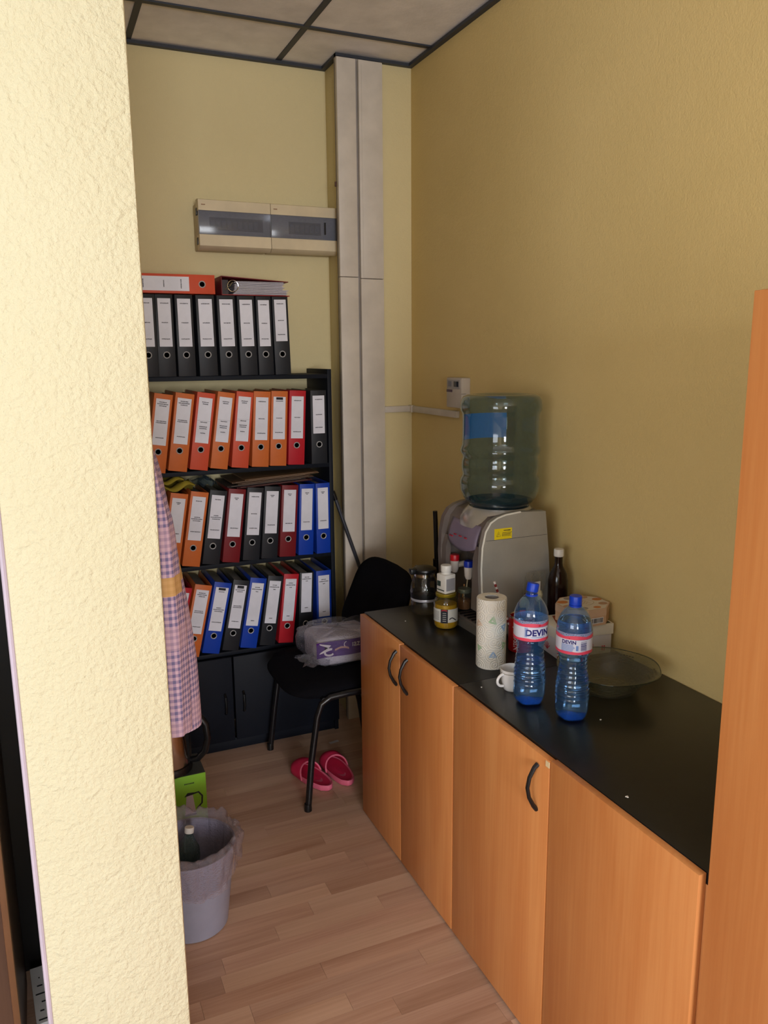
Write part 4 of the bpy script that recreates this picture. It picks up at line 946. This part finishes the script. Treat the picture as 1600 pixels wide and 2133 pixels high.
MB().lathe([(.076,.027),(.077,.032),(.074,.10),(.066,.17),(.060,.195),(.058,.2)],48).build('body',ST,t)
MB().lathe([(.059,.2),(.060,.204),(.05,.214),(.02,.22),(.0005,.2205)],40).build('lid',BLK,t)
ha=-.35
hx=lambda r,z:(r*cos(ha),r*sin(ha),z)
MB().tube([hx(.058,.192),hx(.085,.208),hx(.115,.198),hx(.137,.165),hx(.142,.115),hx(.130,.065),hx(.105,.038),hx(.072,.032)],[.010,.013,.013,.013,.012,.012,.012,.010],12).build('handle',BLK,t)
MB().prism([(-.019,.03),(-.014,.19),(.014,.19),(.019,.03)],.062,.079,'y').build('water_gauge',BLK,t).rotation_euler=(0,0,ha-PI/2)
# bin
BINM=mat('grey_bin_plastic',(150,152,172),.45)
t=thing('waste_bin','grey round waste bin lined with a clear bag beside the partition','waste bin',(.312,2.215,0))
MB().open_lathe([(.0005,.002),(.098,.0),(.104,.004),(.134,.256),(.137,.259),(.136,.265),(.130,.263),(.1,.01),(.0005,.008)],56).build('bin_body',BINM,t)
BAGM=clear('clear_bin_liner',(236,234,240),.12,.13,(200,190,200),bump=(45,1.0))
rr=random.Random(11); ph=[rr.random()*6 for _ in range(8)]
def liner(u,v):
    a=2*PI*u
    k=sin(7*a+ph[0])*.45+sin(13*a+ph[1]+v*5)*.4+sin(23*a+ph[2]-v*9)*.35+sin(37*a+v*14)*.22
    if v<.5: q=v/.5; r_=.143+.009*k+.012*q; z=.175+.018*sin(3*a+ph[3])+.105*q
    elif v<.75: q=(v-.5)/.25; r_=.155+.008*k-.028*q; z=.280+.016*sin(q*PI)+.010*k
    else: q=(v-.75)/.25; r_=.127-.018*q+.006*k; z=.280-.16*q
    if u>.15 and u<.5: z+=.012*sin((u-.15)/.35*PI)*(v if v<.6 else .6)
    lim=.1700-.312+.004
    x_=max(lim,r_*cos(a)); return (x_,r_*sin(a),z)
MB().grid(liner,140,18,True).build('liner_bag',BAGM,t,ang=80)
t=thing('discarded_bottle','empty clear plastic bottle thrown in the lined waste bin','bottle',(.285,2.235,.012))
o=MB().open_lathe([(.0005,.004),(.034,.0),(.038,.01),(.038,.19),(.034,.215),(.016,.245),(.0125,.252),(.0125,.262)],32).build('shell',clear('teal_pet',(170,200,196),.06,.08,(120,150,150),bump=(30,.6)),t)
MB().lathe([(.014,.26),(.0145,.262),(.0145,.275),(.013,.277),(.0005,.277)],24).build('cap',mat('white_cap',(224,220,214),.4),t)
t.rotation_euler=(R(-7),R(8),0)
# crumpled papers in the bin
for k,(x,y,z,lab) in enumerate(((.33,2.19,.06,'crumpled paper ball low in the bin, nearer one'),(.26,2.19,.05,'crumpled paper ball low in the bin, against the wall side'))):
    mb=MB(); rr=random.Random(k); mb.lathe([(.0005,-.03),(.018,-.024),(.029,-.008),(.028,.01),(.018,.024),(.0005,.03)],14,rf=lambda a,z_:1+.2*sin(4*a+z_*200+k)); o=mb.build('paper_ball',PAPER); o.location=(x,y,z); tag(o,lab,'paper ball')
# ---------------------------------------------------------------- dark aisle left of the partition
t=thing('dark_filler_cabinet','added black cabinet standing in for the dark space left of the partition','cabinet',(-.45,2.5,0))  # added block whose black fills in the aisle's dark space
BKW=mat('black_filler_board',(24,22,22),.4)
MB().box(-.4,.38,-.3,.3,0,1.9,.002).build('body',BKW,t)
for a,b_ in((-.398,-.012),(-.008,.378)):
    d_=MB().box(a,b_,-.318,-.301,.06,1.88,.002).build('door',BKW,t)
    MB().tube([(a+.34 if a<-.1 else a+.04,-.318,1.0),(a+.34 if a<-.1 else a+.04,-.335,1.02),(a+.34 if a<-.1 else a+.04,-.335,1.12),(a+.34 if a<-.1 else a+.04,-.318,1.14)],.005,8).build('handle',CHROME,d_)
t=thing('brown_wardrobe','dark brown wooden cupboard at far left edge beyond the pillar','cupboard',(-.55,1.95,0))
BRW=wood('dark_brown_wood',(92,66,54),(70,46,38),2,.4)
MB().box(-.45,.392,-.2,.2,0,1.6,.002).build('carcass',BRW,t)
MB().box(-.448,.39,-.218,-.201,.03,1.58,.002).build('door',BRW,t)
MB().box(.388,.402,-.222,-.2,.0,1.58,.002).build('orange_edge',mat('amber_edge',(112,76,52),.4),t)
t=thing('paper_stack','white printed papers on the floor between pillar and brown cupboard','papers',(-.104,2.055,0),.08)
rr=random.Random(3)
mb=MB()
for k in range(10): mb.box(-.036,.032,-.11+rr.uniform(-.004,.004),.10+rr.uniform(-.004,.004),k*.004,k*.004+.0035)
mb.build('sheets',PAPER,t,False)
mb=MB()
for k in range(6): mb.box(-.03+.006*(k%3),-.03+rr.uniform(.015,.03),-.10+k*.031,-.095+k*.031,.0396,.0399)
mb.build('printed_lines',INK,t,False)
